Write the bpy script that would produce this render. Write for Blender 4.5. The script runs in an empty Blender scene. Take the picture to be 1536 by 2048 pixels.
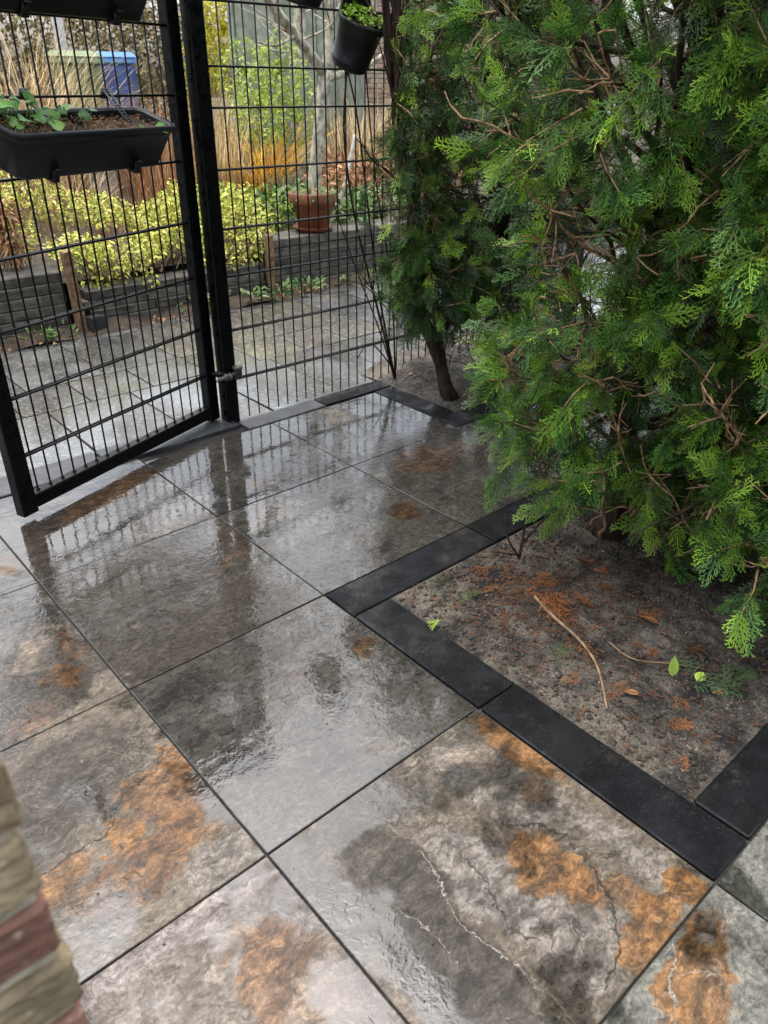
import bpy, bmesh, math, random
import numpy as np
from mathutils import Vector, Matrix
PI = math.pi
rs = np.random.RandomState(7)
random.seed(7)
S = bpy.context.scene
COL = S.collection

# ------------------------------------------------------------------ camera
CAMP = np.array([-0.4627393, -2.0409375, 1.2967858])
RC = np.array([[0.7488286640, -0.6626630948, 0.0115436001],
               [-0.3210083471, -0.3778767971, -0.8684254530],
               [0.5798355569, 0.6465962798, -0.4956853619]])
cam = bpy.data.cameras.new('camera')
camo = bpy.data.objects.new('camera', cam); COL.objects.link(camo)
m3 = Matrix((RC[0], -RC[1], -RC[2])).transposed()
camo.matrix_world = Matrix.Translation(Vector(CAMP)) @ m3.to_4x4()
cam.sensor_fit = 'VERTICAL'; cam.sensor_height = 24.0; cam.sensor_width = 18.0
cam.lens = 1510.776 / 2048 * 24
cam.clip_start = 0.02; cam.clip_end = 200
cam.dof.use_dof = True; cam.dof.focus_distance = 2.2; cam.dof.aperture_fstop = 4.6
S.camera = camo

# ------------------------------------------------------------------ world, sun, exposure
SUN_EL, SUN_AZ = math.radians(76), math.radians(0)
w = bpy.data.worlds.new('World'); S.world = w; w.use_nodes = True
wn = w.node_tree.nodes; wl = w.node_tree.links; wn.clear()
sky = wn.new('ShaderNodeTexSky'); sky.sky_type = 'NISHITA'; sky.sun_disc = False
sky.sun_elevation = SUN_EL; sky.sun_rotation = SUN_AZ
sky.air_density = 1.0; sky.dust_density = 5.0; sky.ozone_density = 1.0
hs = wn.new('ShaderNodeHueSaturation'); hs.inputs['Saturation'].default_value = 0.5; hs.inputs['Hue'].default_value = 0.488; hs.inputs['Value'].default_value = 1.0
bg = wn.new('ShaderNodeBackground'); bg.inputs['Strength'].default_value = 0.15
wo = wn.new('ShaderNodeOutputWorld')
wl.new(sky.outputs[0], hs.inputs['Color']); wl.new(hs.outputs[0], bg.inputs['Color']); wl.new(bg.outputs[0], wo.inputs['Surface'])
sl = bpy.data.lights.new('sun', 'SUN'); sl.energy = 0.9; sl.angle = math.radians(100); sl.color = (1.0, 0.96, 0.9)
so = bpy.data.objects.new('sun', sl); COL.objects.link(so)
sd = Vector((math.sin(SUN_AZ) * math.cos(SUN_EL), math.cos(SUN_AZ) * math.cos(SUN_EL), math.sin(SUN_EL)))
so.rotation_euler = sd.to_track_quat('Z', 'Y').to_euler(); so.location = (0, 0, 8)
S.view_settings.view_transform = 'Standard'; S.view_settings.look = 'None'
S.view_settings.exposure = 1.58; S.view_settings.gamma = 1.0; S.view_settings.use_curve_mapping = False
S.cycles.max_bounces = 6; S.cycles.diffuse_bounces = 3; S.cycles.glossy_bounces = 3
S.cycles.transparent_max_bounces = 4
S.cycles.use_denoising = True

# ------------------------------------------------------------------ node helper
class NT:
    def __init__(s, name):
        s.m = bpy.data.materials.new(name); s.m.use_nodes = True
        s.t = s.m.node_tree; s.t.nodes.clear()
        s.out = s.t.nodes.new('ShaderNodeOutputMaterial')
        s.bs = s.t.nodes.new('ShaderNodeBsdfPrincipled')
        s.t.links.new(s.bs.outputs[0], s.out.inputs[0])
        s._tc = None
    def put(s, sock, v):
        if hasattr(v, 'is_output'): s.t.links.new(v, sock)
        elif isinstance(v, (tuple, list)):
            v = tuple(v)
            if sock.type == 'RGBA' and len(v) == 3: v = v + (1,)
            sock.default_value = v
        else:
            if sock.type == 'RGBA': v = (v, v, v, 1)
            elif sock.type == 'VECTOR': v = (v, v, v)
            sock.default_value = v
    def set(s, **k):
        for a, v in k.items(): s.put(s.bs.inputs[a.replace('_', ' ')], v)
    def tc(s, w='Object'):
        if s._tc is None: s._tc = s.t.nodes.new('ShaderNodeTexCoord')
        return s._tc.outputs[w]
    def math(s, op, a, b=None, c=None, clamp=False):
        n = s.t.nodes.new('ShaderNodeMath'); n.operation = op; n.use_clamp = clamp
        s.put(n.inputs[0], a)
        if b is not None: s.put(n.inputs[1], b)
        if c is not None: s.put(n.inputs[2], c)
        return n.outputs[0]
    def vm(s, op, a, b=None, scale=None):
        n = s.t.nodes.new('ShaderNodeVectorMath'); n.operation = op
        s.put(n.inputs[0], a)
        if b is not None: s.put(n.inputs[1], b)
        if scale is not None: s.put(n.inputs['Scale'], scale)
        return n.outputs['Value'] if op in ('LENGTH', 'DOT_PRODUCT', 'DISTANCE') else n.outputs[0]
    def noise(s, vec, scale, detail=4, rough=0.55, dist=0.0, col=False):
        n = s.t.nodes.new('ShaderNodeTexNoise'); s.put(n.inputs['Vector'], vec)
        n.inputs['Scale'].default_value = scale; n.inputs['Detail'].default_value = detail
        n.inputs['Roughness'].default_value = rough; n.inputs['Distortion'].default_value = dist
        return n.outputs['Color'] if col else n.outputs[0]
    def voro(s, vec, scale, feature='F1', out='Distance', rnd=1.0):
        n = s.t.nodes.new('ShaderNodeTexVoronoi'); n.feature = feature; s.put(n.inputs['Vector'], vec)
        n.inputs['Scale'].default_value = scale; n.inputs['Randomness'].default_value = rnd
        return n.outputs[out]
    def rng(s, v, a, b, c=0.0, d=1.0, smooth=True):
        n = s.t.nodes.new('ShaderNodeMapRange'); n.interpolation_type = 'SMOOTHSTEP' if smooth else 'LINEAR'
        s.put(n.inputs[0], v)
        for i, q in enumerate((a, b, c, d)): s.put(n.inputs[i + 1], q)
        return n.outputs[0]
    def mix(s, f, a, b, mode='MIX'):
        n = s.t.nodes.new('ShaderNodeMix'); n.data_type = 'RGBA'; n.blend_type = mode
        s.put(n.inputs['Factor'], f) if False else s.put(n.inputs[0], f)
        s.put(n.inputs[6], a); s.put(n.inputs[7], b)
        return n.outputs[2]
    def bump(s, h, strength=0.3, dist=0.01, normal=None):
        n = s.t.nodes.new('ShaderNodeBump'); n.inputs['Strength'].default_value = strength
        n.inputs['Distance'].default_value = dist; s.put(n.inputs['Height'], h)
        if normal is not None: s.put(n.inputs['Normal'], normal)
        return n.outputs[0]
    def attr(s, name, out='Fac'):
        n = s.t.nodes.new('ShaderNodeAttribute'); n.attribute_name = name; return n.outputs[out]
    def oi(s, out='Random'):
        if not hasattr(s, '_oi'): s._oi = s.t.nodes.new('ShaderNodeObjectInfo')
        return s._oi.outputs[out]
    def comb(s, x, y, z=0.0):
        n = s.t.nodes.new('ShaderNodeCombineXYZ')
        for i, v in enumerate((x, y, z)): s.put(n.inputs[i], v)
        return n.outputs[0]
    def sep(s, v):
        n = s.t.nodes.new('ShaderNodeSeparateXYZ'); s.put(n.inputs[0], v); return n.outputs
    def roff(s, k=37.0):   # object coordinates shifted by a per-object random amount
        r = s.math('MULTIPLY', s.oi(), k)
        return s.vm('ADD', s.tc(), s.comb(r, s.math('MULTIPLY', r, 1.7), s.math('MULTIPLY', r, 0.3)))

def simple(name, c1, c2, rough=0.6, scale=20, detail=4, bump=0.0, bscale=60, dist=0.004, spec=0.5, coat=0.0, var=0.0, c3=None):
    m = NT(name); v = m.roff()
    n = m.noise(v, scale, detail)
    c = m.mix(m.rng(n, 0.35, 0.68), c1, c2)
    if c3: c = m.mix(m.rng(m.noise(v, scale * 2.7, 3), 0.6, 0.72), c, c3)
    if var:
        c = m.mix(1.0, c, m.rng(m.oi(), 0, 1, 1 - var, 1 + var, False), 'MULTIPLY')
    m.set(Base_Color=c, Roughness=rough, Specular_IOR_Level=spec)
    if coat: m.set(Coat_Weight=coat, Coat_Roughness=0.08)
    if bump: m.set(Normal=m.bump(m.noise(v, bscale, 5), bump, dist))
    return m.m

# ------------------------------------------------------------------ object helpers
def link(o, parent=None):
    COL.objects.link(o)
    if parent is not None: o.parent = parent
    return o
def tag(o, label=None, cat=None, group=None, kind=None):
    if label: o['label'] = label
    if cat: o['category'] = cat
    if group: o['group'] = group
    if kind: o['kind'] = kind
    return o
def thing(name, label, cat, loc=(0, 0, 0), group=None, rot=None):
    o = bpy.data.objects.new(name, None); o.location = loc
    if rot: o.rotation_euler = rot
    o.empty_display_size = 0.1
    link(o); return tag(o, label, cat, group)
def add(name, me, parent=None, loc=(0, 0, 0), rot=None, mat=None, scale=None):
    o = bpy.data.objects.new(name, me); o.location = loc
    if rot is not None: o.rotation_euler = rot
    if scale is not None: o.scale = scale
    if mat is not None and not me.materials: me.materials.append(mat)
    return link(o, parent)

class MB:
    """collects geometry as numpy chunks; build() links it as one mesh object"""
    def __init__(s): s.v = []; s.f4 = []; s.f3 = []; s.n = 0; s.at = {}
    def add(s, v, quads=None, tris=None, **at):
        v = np.asarray(v, float).reshape(-1, 3)
        if quads is not None and len(quads): s.f4.append(np.asarray(quads, int) + s.n)
        if tris is not None and len(tris): s.f3.append(np.asarray(tris, int) + s.n)
        for k, a in at.items(): s.at.setdefault(k, []).append(np.broadcast_to(np.asarray(a, float), (len(v),)))
        s.v.append(v); s.n += len(v)
    def mesh(s, name, off=(0, 0, 0), smooth=False):
        v = np.concatenate(s.v) - np.asarray(off, float)
        f4 = np.concatenate(s.f4) if s.f4 else np.zeros((0, 4), int)
        f3 = np.concatenate(s.f3) if s.f3 else np.zeros((0, 3), int)
        me = bpy.data.meshes.new(name)
        me.vertices.add(len(v)); me.vertices.foreach_set('co', v.ravel())
        me.loops.add(f4.size + f3.size)
        me.loops.foreach_set('vertex_index', np.concatenate([f4.ravel(), f3.ravel()]).astype(np.int32))
        me.polygons.add(len(f4) + len(f3))
        st = np.concatenate([np.arange(len(f4)) * 4, f4.size + np.arange(len(f3)) * 3]).astype(np.int32)
        me.polygons.foreach_set('loop_start', st)
        if smooth: me.polygons.foreach_set('use_smooth', np.ones(len(st), bool))
        for k, a in s.at.items():
            at = me.attributes.new(k, 'FLOAT', 'POINT'); at.data.foreach_set('value', np.concatenate(a).astype(np.float32))
        me.update(calc_edges=True)
        return me
    def build(s, name, mat, parent=None, smooth=False, local=False, loc=None):
        off = (0, 0, 0)
        if parent is not None and not local: off = parent.location
        if loc is not None: off = loc
        me = s.mesh(name, off, smooth); me.materials.append(mat)
        o = bpy.data.objects.new(name, me)
        if loc is not None: o.location = loc
        return link(o, parent)
    def box(s, x0, x1, y0, y1, z0, z1):
        v = [(x, y, z) for z in (z0, z1) for y in (y0, y1) for x in (x0, x1)]
        s.add(v, [(0, 2, 3, 1), (4, 5, 7, 6), (0, 1, 5, 4), (1, 3, 7, 5), (3, 2, 6, 7), (2, 0, 4, 6)])
    def tube(s, pts, rad, n=6, cap=True, **at):
        P = np.asarray(pts, float); k = len(P)
        r = np.broadcast_to(np.asarray(rad, float), (k,))
        T = np.gradient(P, axis=0); T /= np.linalg.norm(T, axis=1)[:, None] + 1e-12
        ref = np.array([0, 0, 1.0]) if abs(T[0][2]) < 0.9 else np.array([1.0, 0, 0])
        u = np.cross(T[0], ref); u /= np.linalg.norm(u)
        a = np.arange(n) / n * 2 * PI; V = []
        for i in range(k):
            u = u - T[i] * (u @ T[i]); u /= np.linalg.norm(u); w_ = np.cross(T[i], u)
            V.append(P[i] + r[i] * (np.cos(a)[:, None] * u + np.sin(a)[:, None] * w_))
        V = np.concatenate(V); q = []
        for i in range(k - 1):
            for j in range(n):
                j2 = (j + 1) % n; q.append((i * n + j, i * n + j2, (i + 1) * n + j2, (i + 1) * n + j))
        tr = []
        if cap:
            for j in range(1, n - 1):
                tr.append((0, j + 1, j)); b = (k - 1) * n; tr.append((b, b + j, b + j + 1))
        s.add(V, q, tr, **at)
    def lathe(s, prof, n=24, c=(0, 0, 0)):
        k = len(prof); a = np.arange(n) / n * 2 * PI
        V = np.concatenate([np.c_[r * np.cos(a), r * np.sin(a), np.full(n, z)] for r, z in prof]) + np.asarray(c)
        q = [(i * n + j, i * n + (j + 1) % n, (i + 1) * n + (j + 1) % n, (i + 1) * n + j) for i in range(k - 1) for j in range(n)]
        s.add(V, q)

def rough_box(name, sx, sy, sz, bev=0.004, jit=0.0, cuts=0, seed=0):
    """a bevelled block centred on the origin, with uneven faces when jit > 0"""
    bm = bmesh.new(); bmesh.ops.create_cube(bm, size=1)
    bmesh.ops.scale(bm, vec=(sx, sy, sz), verts=bm.verts)
    if bev: bmesh.ops.bevel(bm, geom=bm.edges[:], offset=bev, segments=1, affect='EDGES', profile=0.5)
    if cuts: bmesh.ops.subdivide_edges(bm, edges=[e for e in bm.edges if e.calc_length() > min(sx, sy, sz) * 0.5], cuts=cuts, use_grid_fill=True)
    if jit:
        r = random.Random(seed)
        for v in bm.verts: v.co += Vector((r.uniform(-jit, jit), r.uniform(-jit, jit), r.uniform(-jit, jit)))
    me = bpy.data.meshes.new(name); bm.to_mesh(me); bm.free()
    return me

def rotz(a): c, s_ = math.cos(a), math.sin(a); return np.array([[c, -s_, 0], [s_, c, 0], [0, 0, 1]])

# ------------------------------------------------------------------ materials
def tile_material(name, base, blobs=(), cracks=(), seed=0, wet=0.75, ripple=1.0, tan=0.3, wetblobs=(), wetdark=0.36):
    """slate-look wet porcelain: base = (dark, mid, light) colours, blobs = stains and a painted reflection band (x, y, rx, ry, rot, colour, strength)"""
    m = NT(name); P0 = m.tc()
    P = m.vm('ADD', P0, (seed * 3.17, seed * 1.91, seed * 0.7))
    warp = m.vm('SUBTRACT', m.noise(P, 9, 4, 0.6, col=True), (0.5, 0.5, 0.5))
    warp2 = m.vm('SUBTRACT', m.noise(P, 42, 4, 0.65, col=True), (0.5, 0.5, 0.5))
    Q = m.vm('ADD', P, m.vm('SCALE', warp, scale=0.07))
    n1 = m.noise(Q, 5.0, 10, 0.66)
    n2 = m.noise(m.vm('MULTIPLY', Q, (1.0, 1.8, 1.0)), 19, 9, 0.74)
    n3 = m.noise(P, 130, 4, 0.7)
    tsrc = m.math('ADD', m.noise(m.vm('ADD', Q, (4, 6, 2)), 3.6, 8, 0.6), m.math('MULTIPLY', n2, 0.06))
    ter = m.math('FRACT', m.math('MULTIPLY', tsrc, 11.0))          # cleft layers: a sharp lip on one side, fading on the other
    lip = m.math('MULTIPLY', m.rng(ter, 0.0, 0.10, 1.0, 0.0), m.rng(n1, 0.40, 0.55))
    c = m.mix(m.rng(n1, 0.36, 0.56), base[0], base[1])
    c = m.mix(m.math('MULTIPLY', m.rng(n2, 0.50, 0.66), tan), c, base[2])
    c = m.mix(m.math('MULTIPLY', m.rng(ter, 0.45, 1.0), 0.30 * tan + 0.06), c, base[2])  # tone graded across each layer, step shading put into the colour
    W = m.vm('ADD', P0, m.vm('ADD', m.vm('SCALE', warp, scale=0.13), m.vm('SCALE', warp2, scale=0.035)))
    W = m.vm('MULTIPLY', W, (1, 1, 0))
    for (x, y, rx, ry, rot, colr, st) in blobs:
        d = m.vm('SUBTRACT', W, (x, y, 0)); xyz = m.sep(d)
        ca, sa = math.cos(rot), math.sin(rot)
        a = m.math('ADD', m.math('MULTIPLY', xyz[0], ca / rx), m.math('MULTIPLY', xyz[1], sa / rx))
        b = m.math('ADD', m.math('MULTIPLY', xyz[0], -sa / ry), m.math('MULTIPLY', xyz[1], ca / ry))
        r = m.vm('LENGTH', m.comb(a, b, 0.0))
        f = m.math('ADD', m.math('MULTIPLY', m.math('SUBTRACT', 1.0, r), 2.4), m.math('MULTIPLY', m.math('SUBTRACT', n2, 0.5), 2.6))
        mask = m.math('MULTIPLY', m.rng(f, -0.18, 0.40), m.math('MULTIPLY', m.rng(n1, 0.3, 0.6, 0.70, 1.0), st * 0.95))
        var = m.mix(m.rng(n2, 0.36, 0.62), tuple(q * 0.24 for q in colr), tuple(min(1, q * 1.12) for q in colr))
        c = m.mix(mask, c, var)
    c = m.mix(m.math('MULTIPLY', lip, 0.72), c, (0.022, 0.019, 0.016))  # dark line painted along each lip as crease shading
    # fine ridged veins
    rv = m.math('ABSOLUTE', m.math('SUBTRACT', m.noise(Q, 7.5, 6, 0.6, 0.8), 0.5))
    gate_ = m.rng(m.noise(P, 4, 2), 0.5, 0.62)
    vein = m.math('MULTIPLY', m.rng(rv, 0.0, 0.010, 1.0, 0.0), gate_)
    c = m.mix(m.math('MULTIPLY', vein, 0.35), c, tuple(min(1, q * 1.35) for q in base[2]))
    rv2 = m.math('ABSOLUTE', m.math('SUBTRACT', m.noise(m.vm('ADD', Q, (7, 3, 1)), 5.0, 6, 0.62, 0.6), 0.5))
    dark = m.math('MULTIPLY', m.rng(rv2, 0.0, 0.012, 1.0, 0.0), m.rng(m.noise(m.vm('ADD', P, (5, 1, 2)), 5, 2), 0.5, 0.6))
    c = m.mix(m.math('MULTIPLY', dark, 0.6), c, (0.02, 0.018, 0.016))
    hgt = m.math('ADD', m.math('MULTIPLY', n2, 0.7), m.math('MULTIPLY', n3, 0.25))
    hgt = m.math('ADD', m.math('SUBTRACT', hgt, m.math('MULTIPLY', dark, 0.5)), m.math('MULTIPLY', ter, 0.28))
    Wc = m.vm('ADD', P0, m.vm('ADD', m.vm('SCALE', warp, scale=0.07), m.vm('SCALE', warp2, scale=0.035)))
    Wc = m.vm('MULTIPLY', Wc, (1, 1, 0))
    for (pts, colr, wd) in cracks:
        best = None
        for (ax, ay), (bx, by) in zip(pts[:-1], pts[1:]):
            L2 = (bx - ax) ** 2 + (by - ay) ** 2
            d = m.vm('SUBTRACT', Wc, (ax, ay, 0))
            t = m.math('DIVIDE', m.vm('DOT_PRODUCT', d, (bx - ax, by - ay, 0)), L2, clamp=True)
            e = m.vm('LENGTH', m.vm('SUBTRACT', d, m.vm('SCALE', (bx - ax, by - ay, 0), scale=t)))
            best = e if best is None else m.math('MINIMUM', best, e)
        k = m.rng(m.math('ADD', best, m.math('MULTIPLY', m.math('SUBTRACT', n2, 0.45), 0.010)), wd * 0.15, wd * 0.75, 1.0, 0.0)
        k = m.math('MULTIPLY', k, m.rng(n2, 0.36, 0.56, 0.25, 0.9))
        c = m.mix(k, c, colr)
        hgt = m.math('SUBTRACT', hgt, m.math('MULTIPLY', k, 0.9))
    sp = m.math('MULTIPLY', m.rng(n3, 0.3, 0.72, 0.84, 1.16), m.rng(m.noise(m.vm('MULTIPLY', Q, (1.0, 1.7, 1.0)), 60, 6, 0.75), 0.3, 0.7, 0.48, 1.5))
    c = m.mix(1.0, c, sp, 'MULTIPLY')
    spk = m.rng(m.noise(P, 260, 2, 0.5), 0.64, 0.72)
    c = m.mix(m.math('MULTIPLY', spk, 0.35), c, base[2])
    # water film
    wm = m.rng(m.noise(m.vm('ADD', P, (2, 9, 4)), 4.2, 5, 0.6, 0.4), 0.60 - wet * 0.36, 0.70 - wet * 0.36)
    for (x, y, rx, ry, rot, v_) in wetblobs:
        d = m.vm('SUBTRACT', W, (x, y, 0)); xyz = m.sep(d)
        ca, sa = math.cos(rot), math.sin(rot)
        a = m.math('ADD', m.math('MULTIPLY', xyz[0], ca / rx), m.math('MULTIPLY', xyz[1], sa / rx))
        b = m.math('ADD', m.math('MULTIPLY', xyz[0], -sa / ry), m.math('MULTIPLY', xyz[1], ca / ry))
        k = m.rng(m.vm('LENGTH', m.comb(a, b, 0.0)), 0.75, 1.1, 1.0, 0.0)
        wm = m.math('ADD', m.math('MULTIPLY', wm, m.math('SUBTRACT', 1.0, k)), m.math('MULTIPLY', k, v_))
    c = m.mix(1.0, c, m.rng(wm, 0, 1, 1.05, wetdark, False), 'MULTIPLY')
    Rv = m.vm('ADD', P, m.vm('SCALE', warp2, scale=0.012))
    r1 = m.noise(Rv, 58, 2, 0.5, 1.2)
    r2 = m.noise(Rv, 24, 2, 0.5, 0.5)
    rh = m.math('ADD', m.math('MULTIPLY', r1, 0.75), m.math('MULTIPLY', r2, 0.8))
    bN = m.bump(hgt, 0.8, 0.005)
    patch = m.rng(m.noise(m.vm('ADD', P, (1, 5, 3)), 6.0, 3, 0.5), 0.40, 0.66, 0.22, 1.1)
    cN = m.bump(m.math('MULTIPLY', m.math('ADD', rh, m.math('MULTIPLY', hgt, 0.05)), patch), 0.24 * ripple, 0.0034)
    m.set(Base_Color=c, Roughness=0.55, Specular_IOR_Level=m.rng(wm, 0, 1, 0.2, 0.06, False), Normal=bN)
    m.set(Coat_Weight=m.rng(wm, 0, 1, 0.12, 1.0, False), Coat_Roughness=m.rng(wm, 0, 1, 0.28, 0.02, False), Coat_IOR=1.68, Coat_Normal=cN)
    return m.m

GREY = ((0.050, 0.045, 0.037), (0.110, 0.100, 0.084), (0.24, 0.22, 0.19))
BROWN = ((0.036, 0.030, 0.022), (0.090, 0.074, 0.055), (0.195, 0.166, 0.132))
PINK = ((0.052, 0.040, 0.034), (0.100, 0.082, 0.066), (0.21, 0.18, 0.15))
GREEN = ((0.060, 0.060, 0.050), (0.105, 0.105, 0.088), (0.25, 0.24, 0.21))
OR = (0.185, 0.088, 0.027); OR2 = (0.135, 0.068, 0.028); TAN = (0.26, 0.20, 0.145); DK = (0.040, 0.034, 0.027); LG = (0.185, 0.166, 0.145); BR = (0.20, 0.115, 0.062)

M_grout = simple('joint_sand', (0.012, 0.011, 0.010), (0.03, 0.028, 0.025), 0.85, 120, bump=0.4, bscale=400, dist=0.003)
def edging_material():
    m = NT('black_concrete'); v = m.roff()
    c = m.mix(m.rng(m.noise(v, 14, 6, 0.6), 0.35, 0.7), (0.003, 0.0035, 0.0042), (0.0075, 0.0083, 0.0098))
    c = m.mix(m.math('MULTIPLY', m.rng(m.noise(v, 300, 2), 0.62, 0.72), 0.5), c, (0.07, 0.07, 0.075))
    mud = m.rng(m.math('ADD', m.math('MULTIPLY', m.noise(v, 9, 6, 0.7), 0.65), m.math('MULTIPLY', m.noise(v, 120, 3, 0.7), 0.35)), 0.53, 0.66)
    c = m.mix(m.math('MULTIPLY', mud, 0.55), c, (0.045, 0.039, 0.031))
    wm = m.rng(m.noise(v, 7, 4), 0.4, 0.6)
    m.set(Base_Color=m.mix(1.0, c, m.rng(m.oi(), 0, 1, 0.8, 1.35, False), 'MULTIPLY'), Roughness=m.rng(wm, 0, 1, 0.8, 0.6, False), Specular_IOR_Level=0.10, Coat_Weight=m.rng(m.noise(m.vm('ADD', v, (3, 3, 3)), 6, 5, 0.6), 0.42, 0.62, 0.08, 0.6), Coat_Roughness=m.rng(m.noise(v, 11, 4), 0.4, 0.6, 0.16, 0.34),
          Normal=m.bump(m.noise(v, 220, 4), 0.6, 0.002))
    return m.m
M_edge = edging_material()
M_edge_grey = simple('grey_concrete_edging', (0.028, 0.031, 0.035), (0.055, 0.059, 0.064), 0.5, 14, 6, bump=0.4, bscale=220, dist=0.002)
def slab_material():
    m = NT('exposed_aggregate_concrete'); v = m.roff()
    c = m.mix(m.rng(m.noise(v, 5, 6, 0.6), 0.35, 0.65), (0.045, 0.045, 0.043), (0.085, 0.085, 0.081))
    moss = m.rng(m.noise(m.vm('ADD', v, (3, 1, 2)), 3.2, 5), 0.56, 0.68)
    c = m.mix(m.math('MULTIPLY', moss, 0.7), c, (0.075, 0.068, 0.04))
    vo = m.voro(v, 95, out='Color'); s1 = m.sep(vo)[0]
    c = m.mix(m.math('MULTIPLY', m.rng(s1, 0.80, 0.92), 0.5), c, (0.24, 0.235, 0.22))
    c = m.mix(m.math('MULTIPLY', m.rng(s1, 0.0, 0.16, 1, 0), 0.6), c, (0.035, 0.03, 0.027))
    wm = m.rng(m.noise(m.vm('ADD', v, (8, 4, 2)), 2.4, 4, 0.5), 0.40, 0.55)
    m.set(Base_Color=c, Roughness=m.rng(wm, 0, 1, 0.5, 0.22, False), Normal=m.bump(m.math('ADD', m.voro(v, 95), m.noise(v, 40, 4)), 0.2, 0.002),
          Coat_Weight=m.rng(wm, 0, 1, 0.25, 1.0, False), Coat_Roughness=0.08, Coat_IOR=1.5, Coat_Normal=m.bump(m.noise(v, 70, 2), 0.10, 0.002))
    return m.m
M_slab = slab_material()
def puddle_material():
    m = NT('wet_puddle_slab'); v = m.roff()
    c = m.mix(m.rng(m.noise(v, 6, 6, 0.6), 0.35, 0.65), (0.05, 0.044, 0.033), (0.085, 0.076, 0.06))
    c = m.mix(m.math('MULTIPLY', m.rng(m.sep(m.voro(v, 95, out='Color'))[0], 0.8, 0.9), 0.5), c, (0.4, 0.38, 0.33))
    m.set(Base_Color=c, Roughness=0.4, Coat_Weight=1.0, Coat_IOR=1.7, Coat_Roughness=0.02, Coat_Normal=m.bump(m.noise(v, 22, 2), 0.06, 0.004))
    return m.m
M_puddle = puddle_material()
def soil_material(name, a, b):
    m = NT(name); v = m.tc()
    n = m.noise(v, 12, 8, 0.68); f = m.noise(v, 150, 4, 0.7)
    c = m.mix(m.rng(m.math('ADD', m.math('MULTIPLY', n, 0.6), m.math('MULTIPLY', m.noise(v, 4.5, 5, 0.6), 0.4)), 0.40, 0.60), a, b)
    c = m.mix(1.0, c, m.rng(f, 0.3, 0.7, 0.45, 1.5), 'MULTIPLY')
    g = m.sep(m.voro(v, 240, out='Color'))[0]
    c = m.mix(m.math('MULTIPLY', m.math('MULTIPLY', m.rng(g, 0.9, 0.97), 0.7), m.rng(m.noise(v, 7, 4), 0.46, 0.62)), c, (0.33, 0.28, 0.22))
    m.set(Base_Color=c, Roughness=0.75, Specular_IOR_Level=0.35, Normal=m.bump(m.math('ADD', f, m.math('MULTIPLY', n, 1.2)), 0.9, 0.012))
    return m.m
M_soil = soil_material('damp_sandy_soil', (0.0125, 0.011, 0.0092), (0.135, 0.118, 0.094))
M_soil_light = soil_material('sandy_soil', (0.045, 0.039, 0.032), (0.18, 0.158, 0.13))
M_earth = soil_material('garden_earth', (0.03, 0.022, 0.015), (0.09, 0.065, 0.042))
M_potsoil = soil_material('potting_soil', (0.016, 0.011, 0.007), (0.05, 0.032, 0.02))
def black_metal():
    m = NT('black_powder_coat'); v = m.roff()
    wmask = m.rng(m.noise(v, 38, 3), 0.5, 0.62)
    m.set(Base_Color=m.mix(m.noise(v, 30, 4), (0.0012, 0.0013, 0.0016), (0.003, 0.0033, 0.0038)), Roughness=m.rng(wmask, 0, 1, 0.40, 0.2, False), Specular_IOR_Level=0.22,
          Normal=m.bump(m.noise(v, 260, 3), 0.12, 0.001))
    return m.m
M_black = black_metal()
M_steel = simple('dull_steel', (0.05, 0.05, 0.05), (0.13, 0.128, 0.122), 0.45, 60)
M_plastic = simple('anthracite_plastic', (0.0075, 0.0085, 0.0095), (0.011, 0.0122, 0.0135), 0.42, 30, bump=0.1, bscale=300, dist=0.001, spec=0.25)
M_bracket = simple('bracket_steel', (0.028, 0.03, 0.032), (0.05, 0.053, 0.056), 0.35, 40)
M_conc = simple('weathered_concrete_slab', (0.036, 0.033, 0.025), (0.105, 0.098, 0.080), 0.7, 16, 7, bump=0.7, bscale=90, dist=0.006, var=0.3, c3=(0.05, 0.045, 0.025))
M_stake = simple('weathered_stake_wood', (0.09, 0.05, 0.025), (0.24, 0.145, 0.075), 0.7, 30, 5, bump=0.5, bscale=50, dist=0.004)
M_terra = simple('terracotta', (0.14, 0.043, 0.017), (0.25, 0.082, 0.034), 0.6, 14, 5, bump=0.2, bscale=60, dist=0.003, c3=(0.17, 0.10, 0.06))
M_plank = simple('grey_green_planks', (0.20, 0.225, 0.17), (0.33, 0.36, 0.28), 0.75, 9, 5, bump=0.3, bscale=40, dist=0.004, var=0.2)
M_mortar = simple('pale_mortar', (0.42, 0.38, 0.31), (0.66, 0.61, 0.52), 0.9, 30, bump=0.6, bscale=120, dist=0.004)
def brick_material(name, a, b, c3):
    return simple(name, a, b, 0.8, 22, 7, bump=0.8, bscale=70, dist=0.006, var=0.22, c3=c3)
M_brick_red = brick_material('red_brick', (0.14, 0.066, 0.046), (0.25, 0.130, 0.092), (0.40, 0.30, 0.23))
M_brick_yel = brick_material('yellow_brick', (0.17, 0.125, 0.07), (0.36, 0.28, 0.165), (0.08, 0.07, 0.055))
M_brick_olive = brick_material('ochre_brick', (0.15, 0.115, 0.068), (0.33, 0.26, 0.155), (0.45, 0.39, 0.26))
M_oldmortar = simple('crumbling_lime_mortar', (0.30, 0.26, 0.18), (0.56, 0.51, 0.40), 0.9, 26, 7, bump=0.9, bscale=70, dist=0.006, c3=(0.14, 0.115, 0.075))
M_brick_far = brick_material('pink_brown_brick', (0.34, 0.21, 0.15), (0.52, 0.37, 0.28), (0.60, 0.50, 0.40))
M_brick_far2 = brick_material('buff_brick', (0.42, 0.33, 0.23), (0.62, 0.52, 0.39), (0.35, 0.24, 0.18))
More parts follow.
